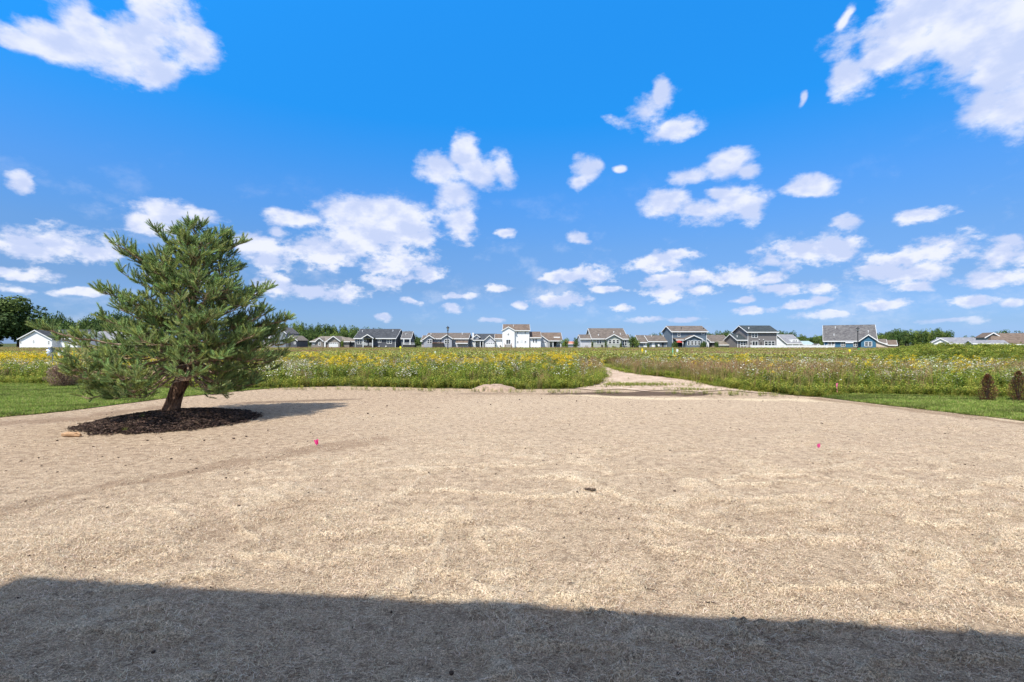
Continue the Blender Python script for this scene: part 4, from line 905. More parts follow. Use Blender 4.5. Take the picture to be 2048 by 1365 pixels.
# ------------------------------------------------------------------ broadleaf trees far off
def crown_mesh(seed, n, lobes=16, squat=.8, cols=None, ls=.045, bottom=.05):
    """unit crown: radius about 1, centre at the origin, built of leaf clumps set on uneven lobes"""
    rs_ = np.random.default_rng(seed); cols = cols or [(0.050, 0.085, 0.020)]
    cen = rs_.normal(0, 1, (lobes, 3)); cen /= np.linalg.norm(cen, axis=1)[:, None]; cen *= rs_.uniform(.25, .72, (lobes, 1)); cen[:, 2] *= squat
    lr = rs_.uniform(.24, .46, lobes); li = rs_.integers(0, lobes, n)
    d = rs_.normal(0, 1, (n, 3)); d /= np.linalg.norm(d, axis=1)[:, None]; rr = rs_.uniform(.45, 1.08, (n, 1)) ** .5
    p = cen[li] + d * lr[li][:, None] * rr * np.array([1, 1, .8]); nrm = d + rs_.normal(0, .55, (n, 3)) + np.array([0, 0, .35]); nrm /= np.linalg.norm(nrm, axis=1)[:, None]
    a_ = np.cross(nrm, rs_.normal(0, 1, (n, 3))); a_ /= np.linalg.norm(a_, axis=1)[:, None]; b_ = np.cross(nrm, a_); s_ = rs_.uniform(.6, 1.4, (n, 1)) * ls
    q = np.stack([p - a_ * s_, p - b_ * s_ * .7 , p + a_ * s_, p + b_ * s_ * .7], 1)
    fl = q.reshape(-1, 3); q = q / np.percentile(np.abs(fl), 99.3, axis=0)
    me = bpy.data.meshes.new('crown'); me.vertices.add(4 * n); me.vertices.foreach_set('co', q.astype(np.float32).ravel())
    me.loops.add(4 * n); me.loops.foreach_set('vertex_index', np.arange(4 * n, dtype=np.int32)); me.polygons.add(n)
    me.polygons.foreach_set('loop_start', np.arange(0, 4 * n, 4, dtype=np.int32)); me.polygons.foreach_set('loop_total', np.full(n, 4, np.int32)); me.update()
    cl = np.array(cols)[rs_.integers(0, len(cols), lobes)][li] * rs_.uniform(.75, 1.3, (n, 1)); at = me.color_attributes.new('col', 'FLOAT_COLOR', 'CORNER')
    ar = np.ones((4 * n, 4), np.float32); ar[:, :3] = np.repeat(cl, 4, 0); at.data.foreach_set('color', ar.ravel()); me.materials.append(LEAF); return me
DG = [(0.060, 0.105, 0.026), (0.080, 0.13, 0.030), (0.050, 0.088, 0.026), (0.10, 0.145, 0.035)]
YG = [(0.15, 0.20, 0.04), (0.11, 0.17, 0.035)]
CR = [crown_mesh(i, 1500, 14 + i % 5, cols=DG, ls=.055) for i in range(7)] + [crown_mesh(20 + i, 1300, 13, cols=YG, ls=.055) for i in range(2)]
m = M(); m.tube([(0, 0, 0), (.01, 0, .4), (0, .01, 1)], [.045, .032, .015], 6); 
for k in range(5): m.tube([(0, 0, .45 + .09 * k), (.16 * math.cos(k * 2.4), .16 * math.sin(k * 2.4), .68 + .07 * k)], [.018, .006], 4)
TRK = m.mesh('trunk', TRUNKM)
def tree(px_, ptop, Yd, wpx, label, group, mesh, name='broadleaf_tree', zb=0.0, squ=1.0, base_frac=.18):
    s_ = Yd / F; x = (px_ - 1024) * s_; top = CAMH + (HZ - ptop) * s_; w = wpx * s_ / 2
    r_ = root(name, (x, Yd, zb), label, 'tree', group); t = bpy.data.objects.new('trunk', TRK); t.scale = (top, top, top * .75); link(t, r_)
    cz0, cz1 = top * base_frac, top; c_ = bpy.data.objects.new('crown', mesh); c_.location = (0, 0, (cz0 + cz1) / 2); c_.scale = (w, w, (cz1 - cz0) / 2 / 1.0); c_.rotation_euler.z = random.uniform(0, 6.28); link(c_, r_); return r_
# big tree at the left border
big_c = crown_mesh(50, 9000, 26, cols=DG, ls=.032)
tree(-8, 581, 175, 150, 'large dark green tree filling the left border above the white house', None, big_c, base_frac=.04)
tree(36, 640, 178, 60, 'dark green tree just right of the large border tree', None, CR[1], base_frac=.03)
tree(-70, 600, 180, 110, 'broad dark tree outside the left border beside the large one', None, CR[2], base_frac=.05)
def row(x0, x1, tops, Yd, w, label, group, n=None, yv=18, meshes=CR, jit=5):
    n = n or int((x1 - x0) / (w * .55))
    for i in range(n):
        px_ = x0 + (x1 - x0) * (i + .5) / n + random.uniform(-4, 4); pt = np.interp(px_, [t[0] for t in tops], [t[1] for t in tops]) - 2 + random.uniform(-jit * .5, jit * .6)
        tree(px_, pt, Yd + random.uniform(-yv, yv), w * random.uniform(.8, 1.35), label, group, random.choice(meshes), base_frac=.04)
row(55, 275, [(55, 640), (70, 642), (115, 628), (150, 640), (185, 634), (235, 626), (275, 640)], 250, 26, 'dark green tree in the wood behind the white house on the left', 'trees behind the white house on the left', n=22)
row(60, 330, [(60, 650), (330, 650)], 225, 24, 'dark green tree in the wood behind the white house on the left', 'trees behind the white house on the left', n=18)
row(470, 850, [(470, 645), (560, 646), (620, 649), (700, 656), (760, 660), (815, 664), (838, 672), (850, 684)], 330, 19, 'green tree in the wooded rise behind the tan ranch and slate house', 'trees of the wood behind the tan ranch house', n=46)
row(480, 845, [(480, 660), (700, 668), (810, 672), (845, 684)], 300, 18, 'green tree in the wooded rise behind the tan ranch and slate house', 'trees of the wood behind the tan ranch house', n=30)
tree(603, 664, 170, 22, 'dark rounded tree right of the small blue gabled house', None, CR[0], base_frac=.02)
tree(612, 680, 160, 14, 'small round green tree between the blue gabled house and tan ranch', None, CR[3], base_frac=.02)
row(1410, 1475, [(1410, 668), (1452, 663), (1475, 668)], 330, 14, 'distant tree showing above the taupe roofs', 'trees above the taupe roofs', n=9, jit=3)
row(1555, 1650, [(1555, 667), (1566, 665), (1590, 668), (1610, 674), (1628, 678), (1640, 671), (1650, 670)], 280, 15, 'distant tree behind the white house with the long fence', 'trees between the charcoal house and the shingled blue house', n=15, jit=4)
row(1625, 1650, [(1625, 675), (1650, 668)], 260, 16, 'distant tree behind the white house with the long fence', 'trees between the charcoal house and the shingled blue house', n=5, jit=3)
row(1300, 1335, [(1300, 672), (1318, 668), (1335, 672)], 300, 12, 'distant tree peeping over the small roofs left of the blue house', 'trees over the small roofs left of the blue house', n=4, jit=2)
row(1752, 1905, [(1752, 668), (1768, 665), (1785, 664), (1800, 658), (1815, 665), (1830, 662), (1860, 664), (1880, 658), (1893, 664), (1905, 674)], 230, 18, 'dark tree in the clump right of the shingled blue house', 'trees right of the shingled blue house', n=26, jit=4)
row(1900, 1990, [(1900, 675), (1990, 676)], 330, 12, 'tiny distant tree along the horizon right of the clump', 'tiny trees between the clump and the brown roof', n=7, jit=3)
tree(2006, 659, 230, 24, 'dark tree whose top shows over the peak of the brown roof', None, CR[4]); tree(2036, 661, 240, 30, 'dark tree over the brown roof at the right border', None, CR[5])
tree(1130, 673, 140, 20, 'bright green young tree right of the brown roofed porch', None, CR[7], base_frac=.05); tree(1152, 676, 140, 15, 'dark green young tree left of the sage house', None, CR[3], base_frac=.05)
tree(1265, 671, 135, 16, 'dark green tree at the right end of the sage house', None, CR[2], base_frac=.03); tree(1272, 679, 134, 15, 'light green tree in front of the dark one beside the sage house', None, CR[8], base_frac=.02)
def shrub(px_, ptop, Yd, w, label, mesh=None, group=None):
    s_ = Yd / F; top = CAMH + (HZ - ptop) * s_; c_ = bpy.data.objects.new('shrub', mesh or CR[6]); c_.location = ((px_ - 1024) * s_, Yd, top * .45); c_.scale = (w * s_ / 2, w * s_ / 2, top * .6); link(c_); tag(c_, label, 'shrub', group)
shrub(684, 680, 146, 6, 'slim green columnar shrub before the tan garage', CR[8]); shrub(1351, 684, 143, 15, 'green bush at the left of the blue house porch'); shrub(1408, 684, 143, 15, 'green bush at the right of the blue house sunroom')
shrub(1434, 684, 143, 9, 'green bush beside the taupe lean-to roof'); shrub(1185, 684, 146, 5, 'narrow green shrub at the corner of the sage house wing'); shrub(1212, 683, 146, 5, 'narrow green shrub left of the sage house gable'); shrub(1242, 687, 145, 5, 'small green shrub right of the sage house gable')
shrub(1297, 688, 148, 6, 'small green shrub between the two low taupe roofs'); shrub(1228, 691, 144, 9, 'low brown shrub under the sage house windows', CR[7]); shrub(1314, 690, 148, 5, 'tiny shrub in front of the small grey blue house')
# ------------------------------------------------------------------ houses
WHITE = mat_plain('white_trim', (0.78, 0.78, 0.76), 0.6, 0.3, 0.04); GLASS = mat_glass('window_glass')
DOORW = mat_plain('white_garage_door', (0.74, 0.74, 0.73), 0.6, 0.3, 0.05); DARKW = mat_plain('near_black', (0.05, 0.05, 0.05), 0.9, 0.1, 0.2); CONC = mat_plain('foundation', (0.36, 0.34, 0.31), 0.9, 0.1, 0.1)  # near-black colour of doors, decks, porch base and small fittings
BROWNW = mat_plain('deck_wood', (0.22, 0.12, 0.07), 0.8, 0.2, 0.2); VENT = mat_plain('vent_metal', (0.75, 0.75, 0.73), 0.5, 0.3, 0.05); DVENT = mat_plain('dark_vent', (0.05, 0.05, 0.05), 0.6, 0.3, 0.1)
REDM = mat_plain('red_cloth', (0.35, 0.05, 0.04), 0.8, 0.2, 0.15); REDROOF = mat_plain('red_roof', (0.50, 0.20, 0.14), 0.9, 0.1, 0.1)
R_dark = mat_shingle('slate_shingles', (0.036, 0.04, 0.046), (0.08, 0.084, 0.092)); R_taupe = mat_shingle('taupe_shingles', (0.09, 0.075, 0.064), (0.181, 0.15, 0.126))
R_grey = mat_shingle('grey_shingles', (0.07, 0.066, 0.07), (0.16, 0.155, 0.15)); R_brown = mat_shingle('brown_shingles', (0.101, 0.075, 0.058), (0.192, 0.144, 0.112)); R_tan = mat_shingle('tan_shingles', (0.15, 0.126, 0.101), (0.24, 0.208, 0.17)); R_lgrey = mat_shingle('light_grey_shingles', (0.167, 0.167, 0.18), (0.26, 0.26, 0.273)); R_char = mat_shingle('charcoal_shingles', (0.028, 0.036, 0.04), (0.06, 0.072, 0.076))
Sd = {k: mat_siding(k + '_siding', v) for k, v in dict(white=(0.88, 0.88, 0.87), light=(0.55, 0.55, 0.58), slate=(0.095, 0.10, 0.115), grey=(0.36, 0.37, 0.41), bluegrey=(0.22, 0.25, 0.28), sage=(0.42, 0.44, 0.38), blue=(0.13, 0.17, 0.21), bright=(0.05, 0.15, 0.24), taupe=(0.20, 0.185, 0.18), tanw=(0.26, 0.23, 0.20), pink=(0.50, 0.43, 0.42), black=(0.05, 0.055, 0.06), brick=(0.33, 0.12, 0.08), cream=(0.60, 0.50, 0.40), teal=(0.25, 0.36, 0.36), greenblue=(0.16, 0.22, 0.22)).items()}
class House:
    def __init__(s, label, px_, Y, name='house', cat='house', group=None, rot=0):
        s.Y = Y; s.k = math.cos(rot); s.loc = ((px_ - 1024) / F * Y, Y, 0); s.r = root(name, s.loc, label, cat, group); s.r.rotation_euler.z = rot
    def X(s, px_, off=0):
        if s.k < 1: return (px_ - 1024 - s.loc[0] * F / s.Y) * (s.Y + off) / F * s.k
        return (px_ - 1024) * (s.Y + off) / F - s.loc[0]
    def Z(s, py_, off=0): return CAMH + (HZ - py_) * (s.Y + off) / F
    def wall(s, x0, x1, top, D=9, off=0, mat='white', name='wall', zb=-.05):
        m = M(); m.box(s.X(x0, off), s.X(x1, off), off, off + D, zb if zb < 3 else s.Z(zb, off), s.Z(top, off)); return m.obj(name, Sd[mat], s.r, colours=False)
    def sgable(s, x0, x1, eave, ridge, D=9, off=0, mat='white', roof=None, ov=.4, rake=.3, gmat=None, zb=-.05, back=None, wname='wall'):
        """wall box with a roof whose ridge runs left to right"""
        X0, X1 = s.X(x0, off), s.X(x1, off); ze = s.Z(eave, off - ov); zr = s.Z(ridge, off + D / 2); sl = (zr - ze) / (D / 2 + ov); zw = ze + sl * ov
        m = M(); m.prismx([(off, zb), (off, zw - .04), (off + D / 2, zr - .06), (off + D, zw - .04), (off + D, zb)], X0, X1); m.obj(wname, Sd[mat], s.r, colours=False)
        y0, y1, yc = off - ov, off + D + ov, off + D / 2; t = .14
        m = M(); m.prismx([(y0, ze), (yc, zr), (y1, ze), (y1, ze + t), (yc, zr + t), (y0, ze + t)], X0 - rake, X1 + rake); m.obj('roof', roof, s.r, colours=False)
        m = M(); m.box(X0 - rake, X1 + rake, y0 - .10, y0 - .003, ze - .14, ze + .13); m.obj('gutter', WHITE, s.r, colours=False)
        for xa in (X0 - rake - .06, X1 + rake + .003):
            m = M(); m.prismx([(y0, ze - .14), (yc, zr - .14), (y1, ze - .14), (y1, ze + .10), (yc, zr + .10), (y0, ze + .10)], xa, xa + .057); m.obj('rake_board', WHITE, s.r, colours=False)
        for xa in (X0 - .01, X1 - .11):
            m = M(); m.box(xa, xa + .12, off - .03, off - .003, zb, zw - .05); m.obj('corner_board', WHITE, s.r, colours=False)
        s.slope = (off, ov, ze, zr, D, sl)
    def vent(s, px_, py_, mat=None, r=.22):
        off, ov, ze, zr, D, sl = s.slope; Yc = s.Y; # find the roof plane under the pixel
        for k in range(200):
            yy = off - ov + (D / 2 + ov) * k / 200; z = ze + sl * (yy - off + ov) + .14
            if s.Z(py_, yy) <= z: break
        m = M(); x = s.X(px_, yy); m.tube([(x, yy, z - .1), (x, yy, z + .34)], [r * .6, r * .6], 8); m.tube([(x, yy, z + .34), (x, yy, z + .42)], [r, r * .8], 8); m.obj('roof_vent', mat or VENT, s.r, colours=False)
    def fgable(s, x0, x1, eave, apex, D=6, off=-1.0, mat='white', roof=None, ov=.35, eo=.35, ax_=None, zb=-.05, wall=True, er=None):
        """gable facing the viewer; x0..x1 is the roof's width at the eaves"""
        X0, X1 = s.X(x0, off - ov), s.X(x1, off - ov); xa = s.X(ax_ if ax_ else (x0 + x1) / 2, off - ov); z0 = s.Z(eave, off - ov); z1 = s.Z(er, off - ov) if er else z0; za = s.Z(apex, off - ov)
        sl0 = (za - z0) / (xa - X0); sl1 = (za - z1) / (X1 - xa); t = .12
        if wall:
            m = M(); m.prism([(X0 + eo, zb), (X1 - eo, zb), (X1 - eo, z1 + sl1 * eo - .05), (xa, za - .06), (X0 + eo, z0 + sl0 * eo - .05)], off, off + D); m.obj('wall', Sd[mat], s.r, colours=False)
        m = M(); m.prism([(X0, z0), (xa, za), (X1, z1), (X1, z1 + t), (xa, za + t), (X0, z0 + t)], off - ov, off + D); m.obj('roof', roof, s.r, colours=False)
        m = M(); h = .16; m.prism([(X0 - .02, z0 - h), (xa, za - h), (X1 + .02, z1 - h), (X1 + .02, z1 + t - .01), (xa, za + t - .01), (X0 - .02, z0 + t - .01)], off - ov - .07, off - ov - .003); m.obj('rake_board', WHITE, s.r, colours=False)
    def hip(s, x0, x1, r0, r1, eave, ridge, D=10, off=0, mat='tanw', roof=None, ov=.4):
        X0, X1 = s.X(x0, off - ov), s.X(x1, off - ov); ze, zr = s.Z(eave, off - ov), s.Z(ridge, off + D / 2); R0, R1 = s.X(r0, off + D / 2), s.X(r1, off + D / 2); y0, y1, yc = off - ov, off + D + ov, off + D / 2
        m = M(); m.box(X0 + ov, X1 - ov, off, off + D, -.05, ze); m.obj('wall', Sd[mat], s.r, colours=False)
        m = M(); a_, b_, c_, d_ = (X0, y0, ze + .1), (X1, y0, ze + .1), (X1, y1, ze + .1), (X0, y1, ze + .1); e, f_ = (R0, yc, zr), (R1, yc, zr)
        for p_ in ([a_, b_, f_, e], [b_, c_, f_], [c_, d_, e, f_], [d_, a_, e], [d_, c_, b_, a_]): m.poly(p_)
        m.obj('roof', roof, s.r, colours=False); m = M(); m.box(X0 - .03, X1 + .03, y0 - .08, y0 - .003, ze - .10, ze + .12); m.obj('gutter', WHITE, s.r, colours=False); s.slope = (off, ov, ze, zr, D, (zr - ze) / (D / 2 + ov))
    def shed(s, x0, x1, eave, top, D=2.5, off=-2.5, roof=None, posts=(), base=None):
        X0, X1 = s.X(x0, off), s.X(x1, off); z0, z1 = s.Z(eave, off), s.Z(top, off + D)
        m = M(); m.prismx([(off, z0), (off + D - .02, z1), (off + D - .02, z1 + .12), (off, z0 + .12)], X0, X1); m.obj('porch_roof', roof, s.r, colours=False)
        m = M(); m.box(X0 - .02, X1 + .02, off - .08, off - .003, z0 - .14, z0 + .11); m.obj('gutter', WHITE, s.r, colours=False)
        for p_ in posts: s.post(p_, eave, off + .15)
    def post(s, px_, top, off, w=.22, mat=None):
        m = M(); x = s.X(px_, off); m.box(x - w / 2, x + w / 2, off, off + w, -.05, s.Z(top, off)); m.obj('post', mat or WHITE, s.r, colours=False)
    def win(s, x0, y0, x1, y1, off=0, nx=1, ny=2, frame=None, name='window', fw=.12, pane=None):
        X0, X1, Z1, Z0 = s.X(x0, off), s.X(x1, off), s.Z(y0, off), s.Z(y1, off); y = off - .07; f_ = frame or WHITE
        m = M(); m.box(X0, X1, y, off - .004, Z0, Z0 + fw); m.box(X0, X1, y, off - .004, Z1 - fw, Z1)
        W_ = (X1 - X0 - fw * (nx + 1)) / nx
        for i in range(nx + 1): xa = X0 + i * (W_ + fw); m.box(xa, xa + fw, y, off - .004, Z0 + fw, Z1 - fw)
        H_ = (Z1 - Z0 - 2 * fw)
        for j in range(1, ny):
            z = Z0 + fw + H_ * j / ny
            for i in range(nx): xa = X0 + fw + i * (W_ + fw); m.box(xa, xa + W_, y + .01, off - .004, z - fw * .35, z + fw * .35)
        w_ = m.obj(name, f_, s.r, colours=False)
        m = M(); m.box(X0 + fw, X1 - fw, off - .03, off - .006, Z0 + fw, Z1 - fw); m.obj('pane', pane or GLASS, w_, colours=False)
    def panel(s, x0, y0, x1, y1, off=0, name='door', mat=None, th=.05, grooves=0, lights=0):
        X0, X1, Z1, Z0 = s.X(x0, off), s.X(x1, off), s.Z(y0, off), s.Z(y1, off); m = M(); k = max(1, grooves); h = (Z1 - Z0) / k
        for i in range(k): m.box(X0, X1, off - th, off - .004, Z0 + i * h + .02, Z0 + (i + 1) * h - .02)
        d = m.obj(name, mat or DOORW, s.r, colours=False)
        if lights:
            w = (X1 - X0) / lights; m = M()
            for i in range(lights): m.box(X0 + w * (i + .18), X0 + w * (i + .82), off - th - .02, off - th - .003, Z1 - h * .8, Z1 - h * .3)
            m.obj('pane', GLASS, d, colours=False)
    def rail(s, x0, x1, y0, y1, off, mat=None, n=8):
        X0, X1, Z1, Z0 = s.X(x0, off), s.X(x1, off), s.Z(y0, off), s.Z(y1, off); m = M(); m.box(X0, X1, off, off + .06, Z1 - .09, Z1); m.box(X0, X1, off + .01, off + .05, Z0, Z0 + .08)
        for i in range(n + 1): x = X0 + (X1 - X0) * i / n; m.box(x - .03, x + .03, off + .015, off + .045, Z0 + .08, Z1 - .09)
        m.obj('railing', mat or WHITE, s.r, colours=False)
    def block(s, x0, x1, y0, y1, off, D, mat, name): 
        m = M(); m.box(s.X(x0, off), s.X(x1, off), off, off + D, max(-.05, s.Z(y1, off)), s.Z(y0, off)); m.obj(name, mat, s.r, colours=False)

# H0 white house at the far left
h = House('long white house with a wide front gable and dark grey roof at the left', 95, 140)
h.sgable(74, 155, 678, 660.5, D=10, off=2, mat='white', roof=R_dark); h.fgable(34, 104, 679.5, 661, D=9, off=0, mat='white', roof=R_dark)
for (x0, y0, x1, y1) in ((39.5, 681, 42.8, 687.5), (65.5, 680.5, 68.5, 686), (95.5, 682, 99, 688.5)): h.win(x0, y0, x1, y1, 0)
h.win(107.5, 683, 110.5, 688.5, 2); h.panel(113, 683.5, 116, 690, 2, 'door', DARKW); h.win(119, 682, 123, 687, 2, 2); h.vent(118, 668)
# H1
h = House('low house with a light grey roof and brick red wall behind the pine', 215, 150)
h.sgable(176, 262, 679, 664, D=9, mat='pink', roof=R_lgrey); h.block(178, 218, 681.5, 699, -.35, .3, Sd['brick'], 'brick_skirt'); h.win(225, 682, 232, 689, 0, 2); h.win(242, 682, 247, 689, 0)
# H2
h = House('grey blue gabled house with a pinkish wing behind the right side of the pine', 560, 150)
h.sgable(505, 545, 676, 668, D=9, off=1, mat='pink', roof=R_lgrey); h.fgable(541, 573, 668, 655, D=9, off=0, mat='bluegrey', roof=R_grey); h.fgable(569, 595, 682, 672, D=8, off=-.4, mat='slate', roof=R_tan)
h.win(543.5, 683, 550, 689.5, 0, 2); h.win(553, 683, 557, 689, 0); h.win(588, 684, 591.5, 689, -.4); h.panel(577, 684, 582, 692, -.4, 'door', DARKW)
# H3 tan ranch
h = House('tan ranch house with a hipped roof and two white garage doors', 664, 152)
h.hip(619, 700, 642, 683, 684, 673, D=11, off=1, mat='tanw', roof=R_tan); h.hip(682, 710, 686, 699, 684, 675.5, D=8, off=2, mat='slate', roof=R_tan)
h.fgable(630, 647, 683.5, 676.5, D=5, off=.2, mat='tanw', roof=R_tan); h.fgable(652, 681, 683.5, 673, D=6, off=-.4, mat='tanw', roof=R_tan)
h.panel(658, 685.5, 676.5, 695, -.4, 'garage_door', grooves=4, lights=5); h.panel(689, 685.5, 698.5, 695, 2, 'garage_door', grooves=4, lights=4); h.win(625, 685, 630, 690.5, 1, 2); h.win(637, 684.5, 641, 692, .2, 1); h.post(648.5, 684, 0); h.post(650.5, 684, 0)
# H4 slate house
h = House('dark slate grey house with a white porch gable and broad dark roof', 755, 150)
h.sgable(710, 791, 677.5, 659.2, D=12.5, mat='slate', roof=R_dark); h.vent(725, 664); h.vent(786, 663)
h.sgable(804, 821, 678, 664, D=6, off=2.5, mat='slate', roof=R_grey); h.vent(812, 670)
h.fgable(722.5, 747, 677, 669.5, D=5, off=-2.2, mat='slate', roof=R_dark, wall=False, eo=.3); m = M(); m.prism([(h.X(725, -2.2), h.Z(677, -2.2)), (h.X(744.5, -2.2), h.Z(677, -2.2)), (h.X(734.7, -2.2), h.Z(671.2, -2.2))], -2.2, -2.1); m.obj('gable_panel', Sd['slate'], h.r, colours=False)
for p_ in (726, 745): h.post(p_, 677, -2.2)
h.rail(727, 735, 686.5, 691, -2.1); h.rail(738, 746, 686.5, 691, -2.1, n=5); h.block(724, 747, 691, 699, -2.0, 2.0, DARKW, 'porch_base'); h.panel(738, 679.5, 743, 691, 0, 'door', DARKW)
h.win(714, 678.8, 724.5, 689, 0, 2); h.win(727, 679.5, 733, 686, 0, 1); h.win(756, 678.5, 763, 685.5, 0, 2, 1); h.win(773.5, 678.8, 784, 688, 0, 2); h.post(807.5, 679, -1, .25); h.post(820, 679, -1, .25); h.rail(809, 829, 686.3, 690, -1.5); h.block(806, 829, 690, 699, -1.4, 3, DARKW, 'deck'); h.block(756, 759, 692, 694, -.2, .15, WHITE, 'vent_cover'); h.block(770.5, 773, 692, 694, -.2, .15, WHITE, 'vent_cover')
# H5 grey ranch behind the lamp post
h = House('light grey ranch with twin front gables behind the middle lamp post', 893, 152)
h.sgable(852, 936, 678, 667, D=11.5, off=1, mat='grey', roof=R_taupe); h.vent(862, 670); h.vent(925, 669, r=.3); h.sgable(843.5, 852, 683, 672, D=7, off=3, mat='pink', roof=R_taupe)
h.fgable(841.5, 869.5, 682.8, 671, D=5, off=-.3, mat='grey', roof=R_taupe, ax_=858.3, er=678.2, eo=.8); h.fgable(881.5, 905.5, 678, 670, D=5, off=-.6, mat='grey', roof=R_taupe)
h.win(854, 679, 864.5, 687.5, -.3, 2); h.win(889, 679, 899, 687.5, -.6, 2); h.win(872, 679, 883.5, 687, 1, 3, 2); h.block(864.5, 887, 686.5, 699, -1.6, 1.1, DARKW, 'deck'); h.rail(864.5, 887, 684.8, 687, -1.7, BROWNW, 12)
for p_ in (915.5, 921, 927, 930.5): h.win(p_, 679.3, p_ + 2.6, 681.6, 1, 1, 1, fw=.08)
h.shed(911, 935.5, 687, 682, D=1.6, off=-.6, roof=R_brown); h.panel(911.5, 688, 933, 696, 1, 'garage_door', Sd['light'], grooves=4)
# H6
h = House('slate roofed house with a white chimney and white garage gable', 972, 154)
h.sgable(948, 991, 681, 668.7, D=10, off=1, mat='bluegrey', roof=R_dark); h.block(944.5, 947.8, 666, 698, 2, 1.0, WHITE, 'chimney'); h.fgable(946, 960.5, 675.5, 670, D=3, off=.6, mat='light', roof=R_dark, zb=3.0)
for k in range(3): h.win(950.4 + 2.2 * k, 676, 952.2 + 2.2 * k, 678.6, .6, 1, 1, fw=.06)
h.fgable(967, 991, 682, 671.3, D=5, off=-.5, mat='light', roof=R_dark); h.panel(972, 685.8, 989.5, 695, -.5, 'garage_door', grooves=4, lights=4); h.shed(946, 968, 681, 679, D=1.8, off=-.9, roof=R_dark, posts=(950, 960.5, 966)); h.win(949, 683, 958, 691, 1, 3); h.panel(961.5, 683, 965, 692, 1, 'door', DARKW)
h.sgable(991, 1004, 678, 669.2, D=7, off=.3, mat='white', roof=R_brown); h.block(999.5, 1002, 691, 694, -.4, .5, DARKW, 'meter_box'); h.sgable(936.5, 944, 678.5, 674, D=7, off=2, mat='bluegrey', roof=R_grey)
# H7 white two storey
h = House('tall white two storey house with french doors and a brown shingled roof', 1040, 150)
h.sgable(1007, 1058.6, 661.8, 649.8, D=9.5, mat='white', roof=R_brown, rake=.25); h.vent(1027, 653); h.fgable(1002.8, 1031, 662, 654, D=5, off=-.7, mat='white', roof=R_brown, ov=.2, eo=.3)
h.win(1014.7, 667, 1018.2, 670.7, -.7, 2, 1, fw=.07); h.win(1012, 679.2, 1021, 689, -.7, 2, 1, name='french_door', fw=.10)
for (x0, y0, x1, y1) in ((1033.5, 662.8, 1037, 668.3), (1048.8, 662.8, 1052.2, 668.3), (1033.3, 682.3, 1037.2, 686.4), (1048.6, 681.5, 1052.6, 686.2)): h.win(x0, y0, x1, y1, 0)
h.panel(1040.5, 679, 1045.5, 686, 0, 'closed_shutter', WHITE, grooves=3); h.block(1009.5, 1023, 689.5, 698, -2.3, 1.55, CONC, 'step_landing')
for p_ in (1009.7, 1022.7): h.post(p_, 686.3, -2.4, .18, BROWNW)
h.sgable(1060.5, 1081.5, 676, 664.5, D=8, off=.5, mat='white', roof=R_brown, rake=.15); h.win(1065, 678.2, 1069, 686.2, .5, 1, 2); h.win(1070.2, 678.2, 1074.5, 686.2, .5, 1, 2)
# H8
h = House('brown roofed house with a dormer and columned porch right of the white house', 1102, 156)
h.sgable(1083, 1123, 681.3, 666.3, D=10, off=1, mat='bluegrey', roof=R_brown); h.fgable(1063, 1098, 682.5, 670, D=4, off=0, mat='light', roof=R_brown, ax_=1080.5)
h.panel(1083, 683.2, 1092.5, 694, 0, 'garage_door', grooves=4, lights=2); h.shed(1097, 1123, 682.3, 680, D=2, off=-.9, roof=R_brown, posts=(1098, 1106, 1121.5)); h.block(1107.5, 1120, 674, 679.5, 2.2, 2.5, WHITE, 'dormer')
for k in range(4): h.win(1108.4 + 2.8 * k, 676, 1110.6 + 2.8 * k, 678.2, 2.2, 1, 1, fw=.05)
h.panel(1108, 684, 1112, 693, 1, 'door', DARKW); h.win(1100, 683.5, 1104.5, 691, 1, 2); h.win(1114, 683.5, 1119.5, 690.5, 1, 2)
h = House('far pinkish red roof showing between the two young trees', 1141, 210); h.sgable(1134, 1149, 688.5, 684, D=10, mat='light', roof=REDROOF)
# H9 sage ranch
h = House('sage green ranch with a wide taupe roof and triple window gable', 1218, 148)
h.sgable(1161.5, 1182.5, 678.5, 670.3, D=7.5, off=1.5, mat='light', roof=R_taupe, rake=.2); h.sgable(1184.8, 1254, 678.4, 657.8, D=13.5, mat='sage', roof=R_taupe)
h.vent(1197, 671.5); h.vent(1241, 669.5); h.vent(1227.5, 666); h.fgable(1210.5, 1246, 679, 669.3, D=5.5, off=-1.2, mat='sage', roof=R_taupe, eo=.5)
for k in range(3): h.win(1217 + 7.6 * k, 679.8, 1223.2 + 7.6 * k, 688, -1.2, 1, 2)
h.win(1193, 680.2, 1203.8, 688.3, 0, 2); h.win(1243.8, 680.5, 1254, 692.5, -.4, 2, 2, name='porch_window'); h.sgable(1244, 1259.5, 678.8, 670, D=6, off=-.3, mat='sage', roof=R_taupe, rake=.25); h.block(1171, 1176, 691.5, 694.5, .4, .8, CONC, 'air_conditioner'); h.block(1203, 1206, 690.5, 694, -.9, .7, DARKW, 'garden_box')
# H10
h = House('small grey blue house with low taupe roofs and a round white dish', 1305, 152)
h.sgable(1279, 1297, 685.6, 671.5, D=8, off=1, mat='bluegrey', roof=R_taupe); h.sgable(1297.5, 1333, 683.8, 672, D=8, off=0, mat='bluegrey', roof=R_taupe); h.vent(1303, 673); h.vent(1326.5, 673)
h.panel(1287, 685.5, 1294, 695, 1, 'white_panel', WHITE); h.win(1287.8, 686.5, 1290, 691, .95, 1, 1, fw=.05); h.panel(1303.6, 685, 1309.4, 695, 0, 'door', WHITE); h.panel(1324, 684.5, 1327, 694, 0, 'door', DARKW)
m = M(); m.tube([(h.X(1317.2, -.4), -.45, h.Z(691, -.4)), (h.X(1317.2, -.4), -.38, h.Z(691, -.4))], [.34, .34], 14); m.obj('dish', WHITE, h.r, colours=False)
